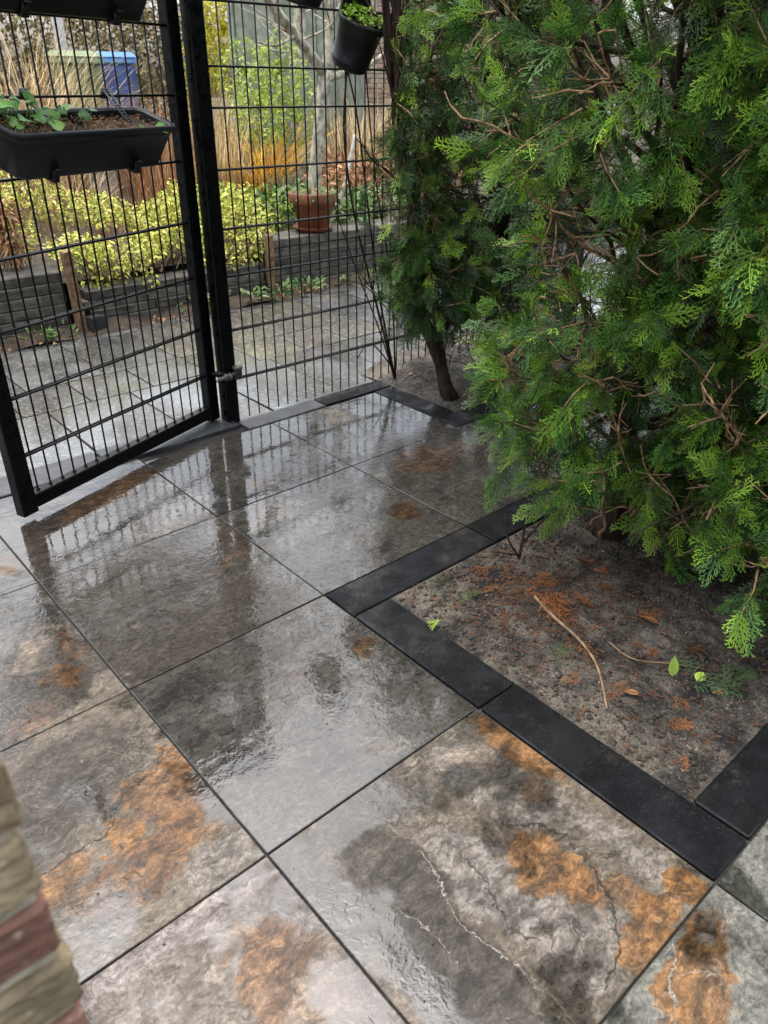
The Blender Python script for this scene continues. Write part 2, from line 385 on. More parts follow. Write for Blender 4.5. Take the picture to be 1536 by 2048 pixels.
def bark_material(name, a, b, sc=(30, 30, 4), bump=0.9):
    m = NT(name); v = m.vm('MULTIPLY', m.tc(), sc)
    n = m.noise(v, 1.6, 6, 0.65)
    m.set(Base_Color=m.mix(m.rng(n, 0.35, 0.65), a, b), Roughness=0.8, Specular_IOR_Level=0.25, Normal=m.bump(n, bump, 0.012))
    return m.m
M_bark = bark_material('thuja_bark', (0.014, 0.009, 0.007), (0.072, 0.042, 0.030))
M_twig = bark_material('thuja_twig_bark', (0.12, 0.065, 0.033), (0.42, 0.27, 0.15), (25, 25, 25), 0.4)
M_palebark = bark_material('pale_grey_bark', (0.16, 0.14, 0.095), (0.52, 0.48, 0.38), (14, 14, 9), 0.5)
M_whitebark = bark_material('white_birch_bark', (0.5, 0.47, 0.42), (0.82, 0.79, 0.74), (10, 10, 14), 0.3)
M_darkstem = bark_material('dark_stem', (0.012, 0.008, 0.007), (0.04, 0.022, 0.018), (30, 30, 30), 0.3)

def leaf_material(name, inner, outer, alt, rough=0.38, trans=0.0, mixv=0.5, spec=0.3):
    """attribute 'edge' 0 = midrib, 1 = rim / tip; 'rnd' per leaf"""
    m = NT(name); e = m.attr('edge'); r = m.math('FRACT', m.math('ADD', m.attr('rnd'), m.oi()))
    c = m.mix(m.rng(e, 0.25, 0.75), inner, outer)
    c = m.mix(m.math('MULTIPLY', m.rng(r, 0.45, 1.0), mixv), c, alt)
    c = m.mix(1.0, c, m.rng(m.math('FRACT', m.math('MULTIPLY', r, 7.31)), 0, 1, 0.62, 1.3, False), 'MULTIPLY')
    m.set(Base_Color=c, Roughness=rough, Specular_IOR_Level=spec)
    if trans:
        tr = m.t.nodes.new('ShaderNodeBsdfTranslucent'); m.put(tr.inputs[0], c)
        mx = m.t.nodes.new('ShaderNodeMixShader'); mx.inputs[0].default_value = trans
        m.t.links.new(m.bs.outputs[0], mx.inputs[1]); m.t.links.new(tr.outputs[0], mx.inputs[2]); m.t.links.new(mx.outputs[0], m.out.inputs[0])
    return m.m
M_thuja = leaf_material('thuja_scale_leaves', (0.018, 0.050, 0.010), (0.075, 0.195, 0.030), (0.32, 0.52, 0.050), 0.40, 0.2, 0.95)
M_thuja_old_shaded = leaf_material('thuja_shade_leaves', (0.009, 0.021, 0.008), (0.034, 0.072, 0.022), (0.075, 0.13, 0.038), 0.5, 0.12, 0.6)  # older leaves, darkened further to paint the shade inside the hedge
M_deadspray = leaf_material('dead_thuja_sprigs', (0.11, 0.042, 0.016), (0.24, 0.090, 0.028), (0.07, 0.032, 0.016), 0.6)
M_euo = leaf_material('variegated_leaves', (0.10, 0.20, 0.025), (0.82, 0.74, 0.16), (0.24, 0.35, 0.05), 0.4, 0.1, 0.85)
M_ground_leaf = leaf_material('low_green_leaves', (0.05, 0.12, 0.03), (0.10, 0.19, 0.05), (0.25, 0.26, 0.08), 0.4, 0.1)
M_round = leaf_material('round_green_leaves', (0.10, 0.24, 0.05), (0.085, 0.20, 0.05), (0.17, 0.30, 0.05), 0.3, 0.12)
M_cress = leaf_material('bright_green_leaves', (0.17, 0.33, 0.03), (0.23, 0.40, 0.04), (0.33, 0.45, 0.07), 0.4, 0.2)
M_shrub = leaf_material('green_shrub_leaves', (0.22, 0.34, 0.05), (0.38, 0.50, 0.08), (0.62, 0.60, 0.11), 0.45, 0.15)
M_yellow = leaf_material('yellow_hedge_leaves', (0.48, 0.45, 0.04), (0.72, 0.64, 0.06), (0.30, 0.34, 0.05), 0.45, 0.2)
M_ivy = leaf_material('dull_hedge_leaves', (0.10, 0.105, 0.035), (0.24, 0.20, 0.075), (0.50, 0.37, 0.18), 0.5, 0.05, 0.8)
M_brown = leaf_material('dead_brown_leaves', (0.22, 0.09, 0.04), (0.40, 0.19, 0.085), (0.52, 0.35, 0.18), 0.6, 0.05, 0.8)
M_orangegrass = leaf_material('orange_grass', (0.42, 0.22, 0.03), (0.80, 0.50, 0.06), (0.58, 0.25, 0.04), 0.5, 0.15, 0.7)
M_drystem = leaf_material('dry_stems', (0.42, 0.28, 0.13), (0.78, 0.61, 0.35), (0.20, 0.10, 0.04), 0.65, 0.05, 0.8)
M_darkgrass = leaf_material('dark_green_grass', (0.03, 0.075, 0.035), (0.065, 0.125, 0.065), (0.13, 0.17, 0.07), 0.4, 0.1)
M_greenplastic = simple('faded_green_plastic', (0.16, 0.22, 0.10), (0.22, 0.29, 0.14), 0.45, 6)
M_greenlid = simple('pale_green_lid_plastic', (0.30, 0.38, 0.20), (0.40, 0.47, 0.28), 0.4, 6)
M_blueplastic = simple('blue_bin_plastic', (0.08, 0.14, 0.38), (0.12, 0.20, 0.48), 0.45, 6)
M_bluelid = simple('blue_lid_plastic', (0.13, 0.33, 0.66), (0.2, 0.42, 0.74), 0.4, 6)
M_rubber = simple('black_rubber', (0.01, 0.01, 0.01), (0.02, 0.02, 0.02), 0.7, 30)
M_stick = simple('bare_stick', (0.13, 0.075, 0.035), (0.27, 0.18, 0.10), 0.6, 40, bump=0.3, bscale=90, dist=0.002)

# ------------------------------------------------------------------ ground, patio
g = MB(); g.add([(-60, -60, -0.06), (60, -60, -0.06), (60, 60, -0.06), (-60, 60, -0.06)], [(0, 1, 2, 3)])
tag(g.build('ground', M_earth, loc=(0, 0, -0.06)), kind='structure')

pb = MB(); pb.box(-2.4, 3.6, -3.6, 0.65, -0.05, -0.0075)
patio = tag(pb.build('patio', M_grout), kind='structure')

def L(T, x, y):   # world x, y -> tile-local
    return x - (T[1] + 0.5) * 0.6, y + (T[0] + 0.5) * 0.6
tile_specs = {}
def spec(u, v, **k): tile_specs[(u, v)] = k
spec(2, 0, base=BROWN, seed=1, wet=0.28, ripple=1.3, tan=0.75,
     blobs=[(-0.17,-0.02,0.09,0.30,-0.12,DK,0.97),(0.02,-0.20,0.11,0.09,0.2,LG,0.7),(0.17,0.12,0.08,0.17,0.1,LG,0.7),(0.235,-0.12,0.04,0.14,0.0,LG,0.65),(-0.02,0.0,0.07,0.13,0.1,(0.17,0.155,0.14),0.7),
            (0.095,-0.075,0.058,0.115,0.12,OR,1.0),(0.27,0.16,0.04,0.13,0.0,OR,1.0),(0.20,0.05,0.03,0.04,0,OR,0.5),(0.25,-0.27,0.05,0.045,0.2,OR,1.0),(0.12,-0.272,0.10,0.045,0.1,OR,0.95),(0.155,-0.21,0.03,0.06,0.1,OR,0.7),(0.18,0.2,0.05,0.05,0,TAN,0.6)],
     cracks=[([(0.09,0.05),(0.15,0.0),(0.168,-0.06),(0.142,-0.169),(0.055,-0.254),(-0.027,-0.27)],(0.025,0.02,0.017),0.005),
             ([(-0.085,0.105),(-0.1,0.042),(-0.114,-0.047),(-0.102,-0.162),(-0.09,-0.226),(-0.114,-0.28)],(0.40,0.37,0.31),0.0042),
             ([(-0.187,0.105),(-0.188,0.029),(-0.167,-0.025),(-0.175,-0.075)],(0.38,0.35,0.29),0.003),
             ([(-0.02,0.05),(-0.02,-0.028),(-0.054,-0.1),(-0.035,-0.152)],(0.03,0.025,0.02),0.004)],
     wetblobs=[(-0.265,0.12,0.06,0.34,0.12,1.0),(-0.12,0.26,0.14,0.06,0.1,0.9)])
spec(1, 0, base=GREY, seed=2, wet=0.85, ripple=1.0, tan=0.45,
     blobs=[(-0.205,-0.073,0.05,0.06,0.3,DK,0.9),(0.078,-0.052,0.045,0.04,0,DK,0.85),(-0.19,0.20,0.09,0.06,0.3,DK,0.55),(0.242,0.04,0.04,0.03,0.4,OR,0.8),(-0.01,0.06,0.09,0.02,0.2,OR2,0.6),(0.0,0.13,0.16,0.05,0.1,LG,0.4)],
     cracks=[([(0.307,-0.131),(0.261,-0.115),(0.227,-0.145)],(0.03,0.025,0.02),0.003)])
spec(0, 0, base=BROWN, seed=3, wet=0.9, ripple=1.0, tan=0.35, blobs=[(0.164,0.03,0.08,0.03,0.2,BR,0.7),(0.25,0.1,0.05,0.08,0,OR2,0.4),(-0.1,-0.1,0.2,0.12,0.3,(0.15,0.13,0.115),0.6)])
spec(-1, 0, base=BROWN, seed=4, wet=0.9, ripple=0.9, tan=0.6, blobs=[(0.10,0.09,0.24,0.075,0.3,BR,0.95),(0.15,-0.20,0.13,0.08,0.2,TAN,0.7),(-0.2,-0.1,0.1,0.15,0,(0.12,0.09,0.07),0.8),(0.15,0.24,0.15,0.04,0,LG,0.5)],  # first blob: tile brown, painted in the shape of the gate rail's reflection
     cracks=[([(0.13,0.13),(0.10,0.10),(0.06,0.06)],(0.3,0.22,0.15),0.003)])
spec(-1, 1, base=GREY, seed=5, wet=0.95, ripple=0.7, tan=0.25, blobs=[(-0.05,-0.187,0.06,0.035,0.3,OR,0.85)])
spec(-1, 2, base=GREY, seed=6, wet=0.8, ripple=0.9, tan=0.45, blobs=[(0.27,-0.06,0.03,0.10,0,OR2,0.8),(0.0,0.1,0.2,0.1,0,TAN,0.3)])
spec(0, 1, base=GREY, seed=7, wet=0.9, ripple=0.9, tan=0.4, blobs=[(0.22,-0.09,0.06,0.07,0.2,OR2,0.9),(0.0,-0.13,0.03,0.025,0.4,OR,0.75),(-0.1,0.2,0.15,0.06,0.2,BR,0.35)],
     cracks=[([(-0.05,-0.19),(-0.06,-0.22),(-0.073,-0.26)],(0.4,0.38,0.34),0.003)])
spec(0, 2, base=GREY, seed=8, wet=0.85, ripple=0.8, tan=0.45, blobs=[(-0.05,0.15,0.13,0.12,0.2,BR,0.8),(0.12,0.12,0.12,0.1,0.2,TAN,0.6)])
spec(0, -1, base=BROWN, seed=9, wet=0.55, ripple=1.1, tan=0.8, blobs=[(0.204,-0.148,0.055,0.05,0.2,OR,0.9),(0.27,-0.04,0.04,0.08,0.1,OR2,0.8),(0.05,-0.26,0.10,0.04,0.3,BR,0.7),(0.1,0.05,0.12,0.1,0,TAN,0.5)])
spec(-1, -1, base=BROWN, seed=10, wet=0.6, ripple=1.0, tan=0.6, blobs=[(0.26,-0.136,0.06,0.07,0.2,OR,0.95),(0.1,0.1,0.2,0.1,0.2,BR,0.5)])
spec(1, -1, base=BROWN, seed=11, wet=0.34, ripple=1.0, tan=0.5,
     blobs=[(0.10,0.13,0.20,0.12,0.2,DK,0.8),(-0.05,0.02,0.1,0.08,0,DK,0.8),(0.21,-0.05,0.08,0.10,0.2,OR2,0.95),(0.10,-0.17,0.13,0.06,0.1,OR2,0.9),(0.10,-0.08,0.035,0.05,0.2,OR,1.0),(0.278,0.03,0.035,0.06,0,OR,0.9),(-0.03,-0.10,0.08,0.035,0.2,OR,0.85),(0.24,-0.15,0.05,0.05,0,OR2,0.7),(0.233,-0.25,0.09,0.045,0.2,LG,0.7),(-0.04,-0.22,0.12,0.06,0.1,LG,0.5)],
     cracks=[([(0.278,0.075),(0.234,0.03),(0.15,0.0),(0.124,-0.012),(0.076,-0.062),(-0.025,-0.06),(-0.1,-0.06)],(0.02,0.018,0.015),0.004)])
spec(2, -1, base=PINK, seed=12, wet=0.38, ripple=1.4, tan=0.8, blobs=[(0.2,0.1,0.08,0.13,0.3,OR2,0.75),(0.24,0.02,0.05,0.06,0,TAN,0.8),(0.1,0.27,0.2,0.03,0.0,(0.22,0.19,0.18),0.7),(0.17,0.14,0.06,0.05,0.4,BR,0.6)],
     wetblobs=[(0.26,-0.02,0.05,0.1,0.0,1.0)])
spec(3, 0, base=GREEN, seed=13, wet=0.2, ripple=1.0, tan=0.4, blobs=[(0.10,0.225,0.14,0.055,0.4,OR,0.95),(0.2,0.28,0.05,0.03,0,OR2,0.7),(0.167,0.262,0.02,0.015,0,LG,0.9),(0.24,0.2,0.06,0.06,0,LG,0.5)],
     cracks=[([(0.14,0.295),(0.08,0.26),(0.024,0.225),(-0.05,0.17)],(0.4,0.37,0.32),0.004)])
spec(3, 1, base=GREEN, seed=14, wet=0.25, ripple=0.8, tan=0.2)
gen_specs = [dict(base=BROWN, wet=0.7, tan=0.6, blobs=[(0.1, 0.1, 0.12, 0.08, 0.3, OR2, 0.8), (-0.1, -0.1, 0.15, 0.1, 0.3, DK, 0.7)], seed=31),
             dict(base=GREY, wet=0.7, tan=0.4, blobs=[(-0.1, 0.1, 0.08, 0.12, 0.3, OR2, 0.6)], seed=32)]
gen_mats = [tile_material('slate_tile_plain', **gen_specs[0]), tile_material('slate_tile_grey', **gen_specs[1])]
J = 0.0042
def tile(u, v):
    x0, x1, y0, y1 = v * 0.6, v * 0.6 + 0.6, -(u + 1) * 0.6, -u * 0.6
    if u == -1: y1 = 0.598 if v <= 0 else 0.547
    if (u, v) == (-1, 1): pass
    if v == 2 and u == -1: x1 = 1.787
    if v == 2 and u == 0: x1 = 1.845
    if v > 2 and u == 0: x0 += 0.045; x1 += 0.045
    cx, cy = v * 0.6 + 0.3, -(u + 0.5) * 0.6
    me = rough_box('tile', x1 - x0 - J, y1 - y0 - J, 0.02, bev=0.0016)
    me.transform(Matrix.Translation(((x0 + x1) / 2 - cx, (y0 + y1) / 2 - cy, -0.01)))
    k = tile_specs.get((u, v))
    mat = tile_material('slate_tile', **k) if k else gen_mats[(u * 3 + v) % 2]
    r = random.Random(u * 13 + v)
    add('tile', me, patio, (cx, cy, r.uniform(-0.0006, 0.0008)), (r.uniform(-0.0012, 0.0012), r.uniform(-0.0012, 0.0012), r.uniform(-0.001, 0.001)), mat)
for u in range(-1, 5):
    for v in range(-3, 5):
        if u in (1, 2) and v >= 1: continue
        if u == -1 and v >= 3: continue
        if u >= 3 and v > 3: continue
        tile(u, v)

def edging(x0, x1, y0, y1, mat=M_edge, z=0.003, rot=0.0, h=0.06):
    me = rough_box('edging_stone', x1 - x0 - 0.004, y1 - y0 - 0.004, h, bev=0.003)
    r = random.Random(int(x0 * 1000 + y0 * 77))
    add('edging_stone', me, patio, ((x0 + x1) / 2, (y0 + y1) / 2, z - h / 2 + r.uniform(-0.0012, 0.0018)), (r.uniform(-.004, .004), r.uniform(-.003, .003), rot + r.uniform(-.003, .003)), mat)
# front bed
edging(0.602, 1.2, -0.735, -0.602); edging(1.2, 1.8, -0.735, -0.602); edging(1.8, 2.4, -0.735, -0.602); edging(2.4, 3.0, -0.735, -0.602)
edging(0.602, 0.735, -1.203, -0.738); edging(0.602, 0.735, -1.798, -1.205)
edging(0.738, 1.335, -1.798, -1.678); edging(1.335, 1.935, -1.798, -1.678); edging(1.935, 2.535, -1.798, -1.678)
# back bed
edging(1.79, 1.908, 0.003, 0.553); edging(1.91, 2.5, 0.003, 0.13); edging(2.5, 3.1, 0.003, 0.13)
# along the fence and under the gate
edging(1.505, 1.908, 0.556, 0.662); edging(1.085, 1.50, 0.549, 0.658, M_edge_grey, 0.004)
edging(0.49, 1.075, 0.600, 0.752, M_edge_grey, 0.010, 0.02); edging(-0.11, 0.486, 0.601, 0.758, M_edge_grey, 0.006, 0.0); edging(-0.71, -0.114, 0.601, 0.758, M_edge_grey, 0.006); edging(-1.31, -0.714, 0.601, 0.758, M_edge_grey, 0.006)

# path behind the fence
pp = MB(); pp.box(-3.0, 7.0, 0.79, 2.62, -0.055, -0.017)
path = tag(pp.build('garden_path', M_grout), kind='structure')
def slab(x0, x1, y0, y1, mat=M_slab):
    r = random.Random(int(x0 * 977 + y0 * 131))
    me = rough_box('paving_slab', x1 - x0 - 0.009, y1 - y0 - 0.009, 0.04, bev=0.0012)
    add('paving_slab', me, path, ((x0 + x1) / 2, (y0 + y1) / 2, -0.03 + r.uniform(-0.002, 0.002)), (r.uniform(-.003, .003), r.uniform(-.003, .003), r.uniform(-.004, .004)), mat)
for k in range(-4, 14):
    x = 0.51 + 0.395 * k; y0 = 0.765 if x < 0.9 else 0.668
    slab(x, x + 0.395, y0 if x < 1.8 else 0.668, 1.315)
for k in range(-5, 15):
    x = 0.41 + 0.31 * k; slab(x, x + 0.31, 1.317, 1.637, M_puddle if 1.55 < x < 2.5 else M_slab)
for k in range(-6, 13):
    x = 0.93 + 0.4 * k; slab(x, x + 0.4, 1.64, 2.24, M_puddle if 1.2 < x < 2.4 else M_slab)
for k in range(-6, 15):
    x = 0.80 + 0.31 * k; slab(x, x + 0.31, 2.243, 2.56)

# soil of the beds
def soil_sheet(name, x0, x1, y0, y1, nx, ny, hfun, mat):
    X, Y = np.meshgrid(np.linspace(x0, x1, nx), np.linspace(y0, y1, ny))
    Z = hfun(X, Y)
    idx = np.arange(nx * ny).reshape(ny, nx)
    q = np.stack([idx[:-1, :-1], idx[:-1, 1:], idx[1:, 1:], idx[1:, :-1]], -1).reshape(-1, 4)
    b = MB(); b.add(np.c_[X.ravel(), Y.ravel(), Z.ravel()], q)
    return tag(b.build(name, mat, smooth=True), kind='structure')
def nz(X, Y, sc, seed):
    r = np.random.RandomState(seed); z = 0
    for k in range(10):
        a = r.uniform(0, 2 * PI); f = sc * r.uniform(0.5, 2.2)
        z = z + np.sin((X * np.cos(a) + Y * np.sin(a)) * f + r.uniform(0, 7)) / 10 ** 0.5 / (0.6 + f / sc)
    return z
def edge_d(X, Y, x0, x1, y0, y1): return np.minimum(np.minimum(X - x0, x1 - X), np.minimum(Y - y0, y1 - Y))
def fh(X, Y):
    d = np.clip(edge_d(X, Y, 0.735, 3.2, -1.68, -0.735) / 0.25, 0, 1)
    return -0.003 + 0.026 * d + 0.015 * nz(X, Y, 15, 3) * d + 0.008 * nz(X, Y, 55, 4) * d + 0.004 * nz(X, Y, 120, 14) * d
soil_sheet('flower_bed', 0.7355, 3.2, -1.677, -0.7355, 330, 130, fh, M_soil)
def bh(X, Y):
    d = np.clip(edge_d(X, Y, 1.91, 3.8, 0.13, 1.4) / 0.2, 0, 1)
    return -0.003 + 0.042 * d * (1 + 0.6 * (Y - .13)) + 0.008 * nz(X, Y, 20, 5) * (0.3 + d) + 0.004 * nz(X, Y, 70, 6)
soil_sheet('hedge_bed', 1.9095, 3.6, 0.131, 0.80, 100, 50, bh, M_soil_light)
def th(X, Y):
    return 0.235 + 0.05 * np.clip(Y - 2.5, 0, 9) + 0.03 * nz(X, Y, 5, 8)
soil_sheet('raised_garden', -8, 18, 2.60, 18, 90, 60, th, M_earth)
def gz(x, y): return float(th(np.array([float(x)]), np.array([float(y)]))[0])

# ------------------------------------------------------------------ fence, post, gate
WZ = [0.187, 0.395, 0.612, 0.79, 1.0, 1.205, 1.335, 1.53, 1.73]
FY = 0.675
fence = thing('wire_fence', 'black double wire mesh fence panel standing between black post and thuja hedge', 'fence', (1.16, FY, 0))
pb = MB(); pb.box(1.045, 1.105, 0.65, 0.71, -0.03, 1.98)
pm = rough_box('fence_post', 0.06, 0.06, 2.01, bev=0.004)
add('fence_post', pm, fence, (1.075 - 1.16, 0.68 - FY, 0.975), None, M_black)
pc = rough_box('post_cap', 0.066, 0.066, 0.012, bev=0.004); add('post_cap', pc, fence, (1.075 - 1.16, 0.68 - FY, 1.987), None, M_plastic)
wb = MB(); wb.tube([(0, 0, 0), (0, 0, 1.80)], 0.0031, 6); wv = wb.mesh('wire'); wv.materials.append(M_black)
x = 1.167; k = 0
while x < 3.45:
    add('vertical_wire', wv, fence, (x - 1.16, random.uniform(-.0005, .0005), 0.006 + random.uniform(-.004, .004))); x += 0.0515; k += 1
hb = MB(); hb.tube([(0, 0, 0), (2.36, 0, 0)], 0.0042, 6); wh = hb.mesh('wire_h'); wh.materials.append(M_black)
for z in WZ:
    for dy in (-0.0073, 0.0073): add('horizontal_wire', wh, fence, (1.108 - 1.16, dy, z))
# post at the far end of the panel, hidden behind the hedge
add('fence_post', pm, fence, (3.49 - 1.16, 0.68 - FY, 0.975), None)

GA = np.array([1.03, 0.72]); GB = np.array([0.14, 0.40]); gu = (GB - GA) / np.linalg.norm(GB - GA); gn = np.array([-gu[1], gu[0]])
if gn @ (CAMP[:2] - GA) < 0: gn = -gn
gang = math.atan2(gu[1], gu[0])
gate = thing('garden_gate', 'black wire mesh garden gate in square tube frame standing ajar, planters hanging on it', 'gate', (GA[0], GA[1], 0), rot=(0, 0, gang))
# local x runs along the gate away from the hinge; +y local
gy = 1.0 if (rotz(gang)[:2, :2] @ np.array([0, 1])) @ gn > 0 else -1.0
def gbox(name, x0, x1, y0, y1, z0, z1, mat=M_black, bev=0.003):
    me = rough_box(name, x1 - x0, y1 - y0, z1 - z0, bev)
    return add(name, me, gate, ((x0 + x1) / 2, (y0 + y1) / 2, (z0 + z1) / 2), None, mat)
gbox('stile', 0.0, 0.06, -0.02, 0.02, 0.02, 1.90); gbox('stile', 0.945, 1.005, -0.02, 0.02, 0.022, 1.90)
gbox('bottom_rail', 0.0605, 0.9445, -0.0195, 0.0195, 0.035, 0.085); gbox('top_rail', 0.0605, 0.9445, -0.0195, 0.0195, 1.86, 1.8995)
GZ = [0.22, 0.415, 0.622, 0.825, 1.035, 1.245, 1.45, 1.65]
gb = MB(); gb.tube([(0, 0, 0.082), (0, 0, 1.865)], 0.0031, 6); gv = gb.mesh('gate_wire'); gv.materials.append(M_black)
for k in range(17): add('vertical_wire', gv, gate, (0.918 - 0.0512 * k, 0, 0))
gb = MB(); gb.tube([(0.055, 0, 0), (0.95, 0, 0)], 0.0042, 6); gh = gb.mesh('gate_wire_h'); gh.materials.append(M_black)
for z in GZ:
    for dy in (-0.0073, 0.0073): add('horizontal_wire', gh, gate, (0, dy, z))
wb = MB()
for k in range(17):
    for dz in (0.0,):
        xx = 0.918 - 0.0512 * k
        wb.lathe([(0.0075, 0), (0.006, 0.004), (0.0032, 0.008)], 8, (xx, 0, 0.0852))
tag(wb.build('weld_bead', M_black, gate, local=True), kind='stuff')
# hinge: strap on the stile, threaded bolt with nuts, barrel clamped on the post
def gl(x, y, z):
    d = np.array([x, y]) - GA; c_, s_ = math.cos(-gang), math.sin(-gang); return np.array([d[0] * c_ - d[1] * s_, d[0] * s_ + d[1] * c_, z])
def gpart(name, mat, fn):
    b_ = MB(); fn(b_); return b_.build(name, mat, gate, local=True)
gpart('hinge_strap', M_black, lambda b_: b_.tube([gl(1.000, 0.690, 0.232), gl(1.022, 0.655, 0.232), gl(1.060, 0.634, 0.230)], [0.013, 0.012, 0.010], 4))
gpart('hinge_bolt', M_steel, lambda b_: b_.tube([gl(1.006, 0.628, 0.218), gl(1.100, 0.628, 0.229)], 0.0085, 12))
for xx in (1.036, 1.055): gpart('hinge_nut', M_steel, lambda b_: b_.tube([gl(xx, 0.628, 0.2215), gl(xx + 0.011, 0.628, 0.2228)], 0.0155, 6))
gpart('hinge_barrel', M_steel, lambda b_: b_.lathe([(0.0, 0.205), (0.018, 0.205), (0.018, 0.248), (0.022, 0.249), (0.022, 0.256), (0.010, 0.262), (0.0, 0.262)], 14, (gl(1.100, 0.630, 0)[0], gl(1.100, 0.630, 0)[1], 0)))

# ------------------------------------------------------------------ leaves
def leaf_round(name, n=11, seed=0):
    r = random.Random(seed); v = [(0, 0, 0)]; e = [0]
    for k in range(n + 1):
        a = -PI * 0.92 + 1.84 * PI * k / n - PI / 2 + PI
        rr = 0.5 * (0.93 + 0.09 * (k % 2)) * r.uniform(0.95, 1.05)
        v.append((rr * math.cos(a), 0.05 + rr * math.sin(a), 0.10 * math.cos(2.2 * a + seed) + 0.06)); e.append(1)
    b = MB(); b.add(v, tris=[(0, k + 1, k + 2) for k in range(n)], edge=e, rnd=0.0)
    return b.mesh(name, smooth=True)
def leaf_geo(n, L, W, cup=0.25):
    """n copies of a folded pointed leaf: template vertices and faces (base, left, tip, right, mid)"""
    t = np.array([(0, 0, 0), (-W / 2, L * 0.5, cup * W), (0, L, -0.1 * L), (W / 2, L * 0.5, cup * W), (0, L * 0.5, 0)])
    f = np.array([(0, 4, 1), (1, 4, 2), (0, 3, 4), (4, 3, 2)]); e = np.array([0.6, 1, 1, 1, 0])
    return t, f, e
def frames(dirs, nrm):
    y = dirs / np.linalg.norm(dirs, axis=1)[:, None]
    z = nrm - y * np.sum(nrm * y, 1)[:, None]; z /= np.linalg.norm(z, axis=1)[:, None] + 1e-9
    x = np.cross(y, z)
    return np.stack([x, y, z], 2)      # columns
def scatter(mb, tmpl, faces, edge, pos, R, sc, rnd):
    n = len(pos); m = len(tmpl)
    V = np.einsum('nij,mj->nmi', R, tmpl) * np.asarray(sc).reshape(-1, 1, 1) + pos[:, None, :]
    F = faces[None] + (np.arange(n) * m)[:, None, None]
    kw = dict(edge=np.tile(edge, n), rnd=np.repeat(rnd, m))
    if faces.shape[1] == 3: mb.add(V.reshape(-1, 3), tris=F.reshape(-1, 3), **kw)
    else: mb.add(V.reshape(-1, 3), quads=F.reshape(-1, 4), **kw)
def rdir(r, n): v = r.normal(size=(n, 3)); return v / np.linalg.norm(v, axis=1)[:, None]

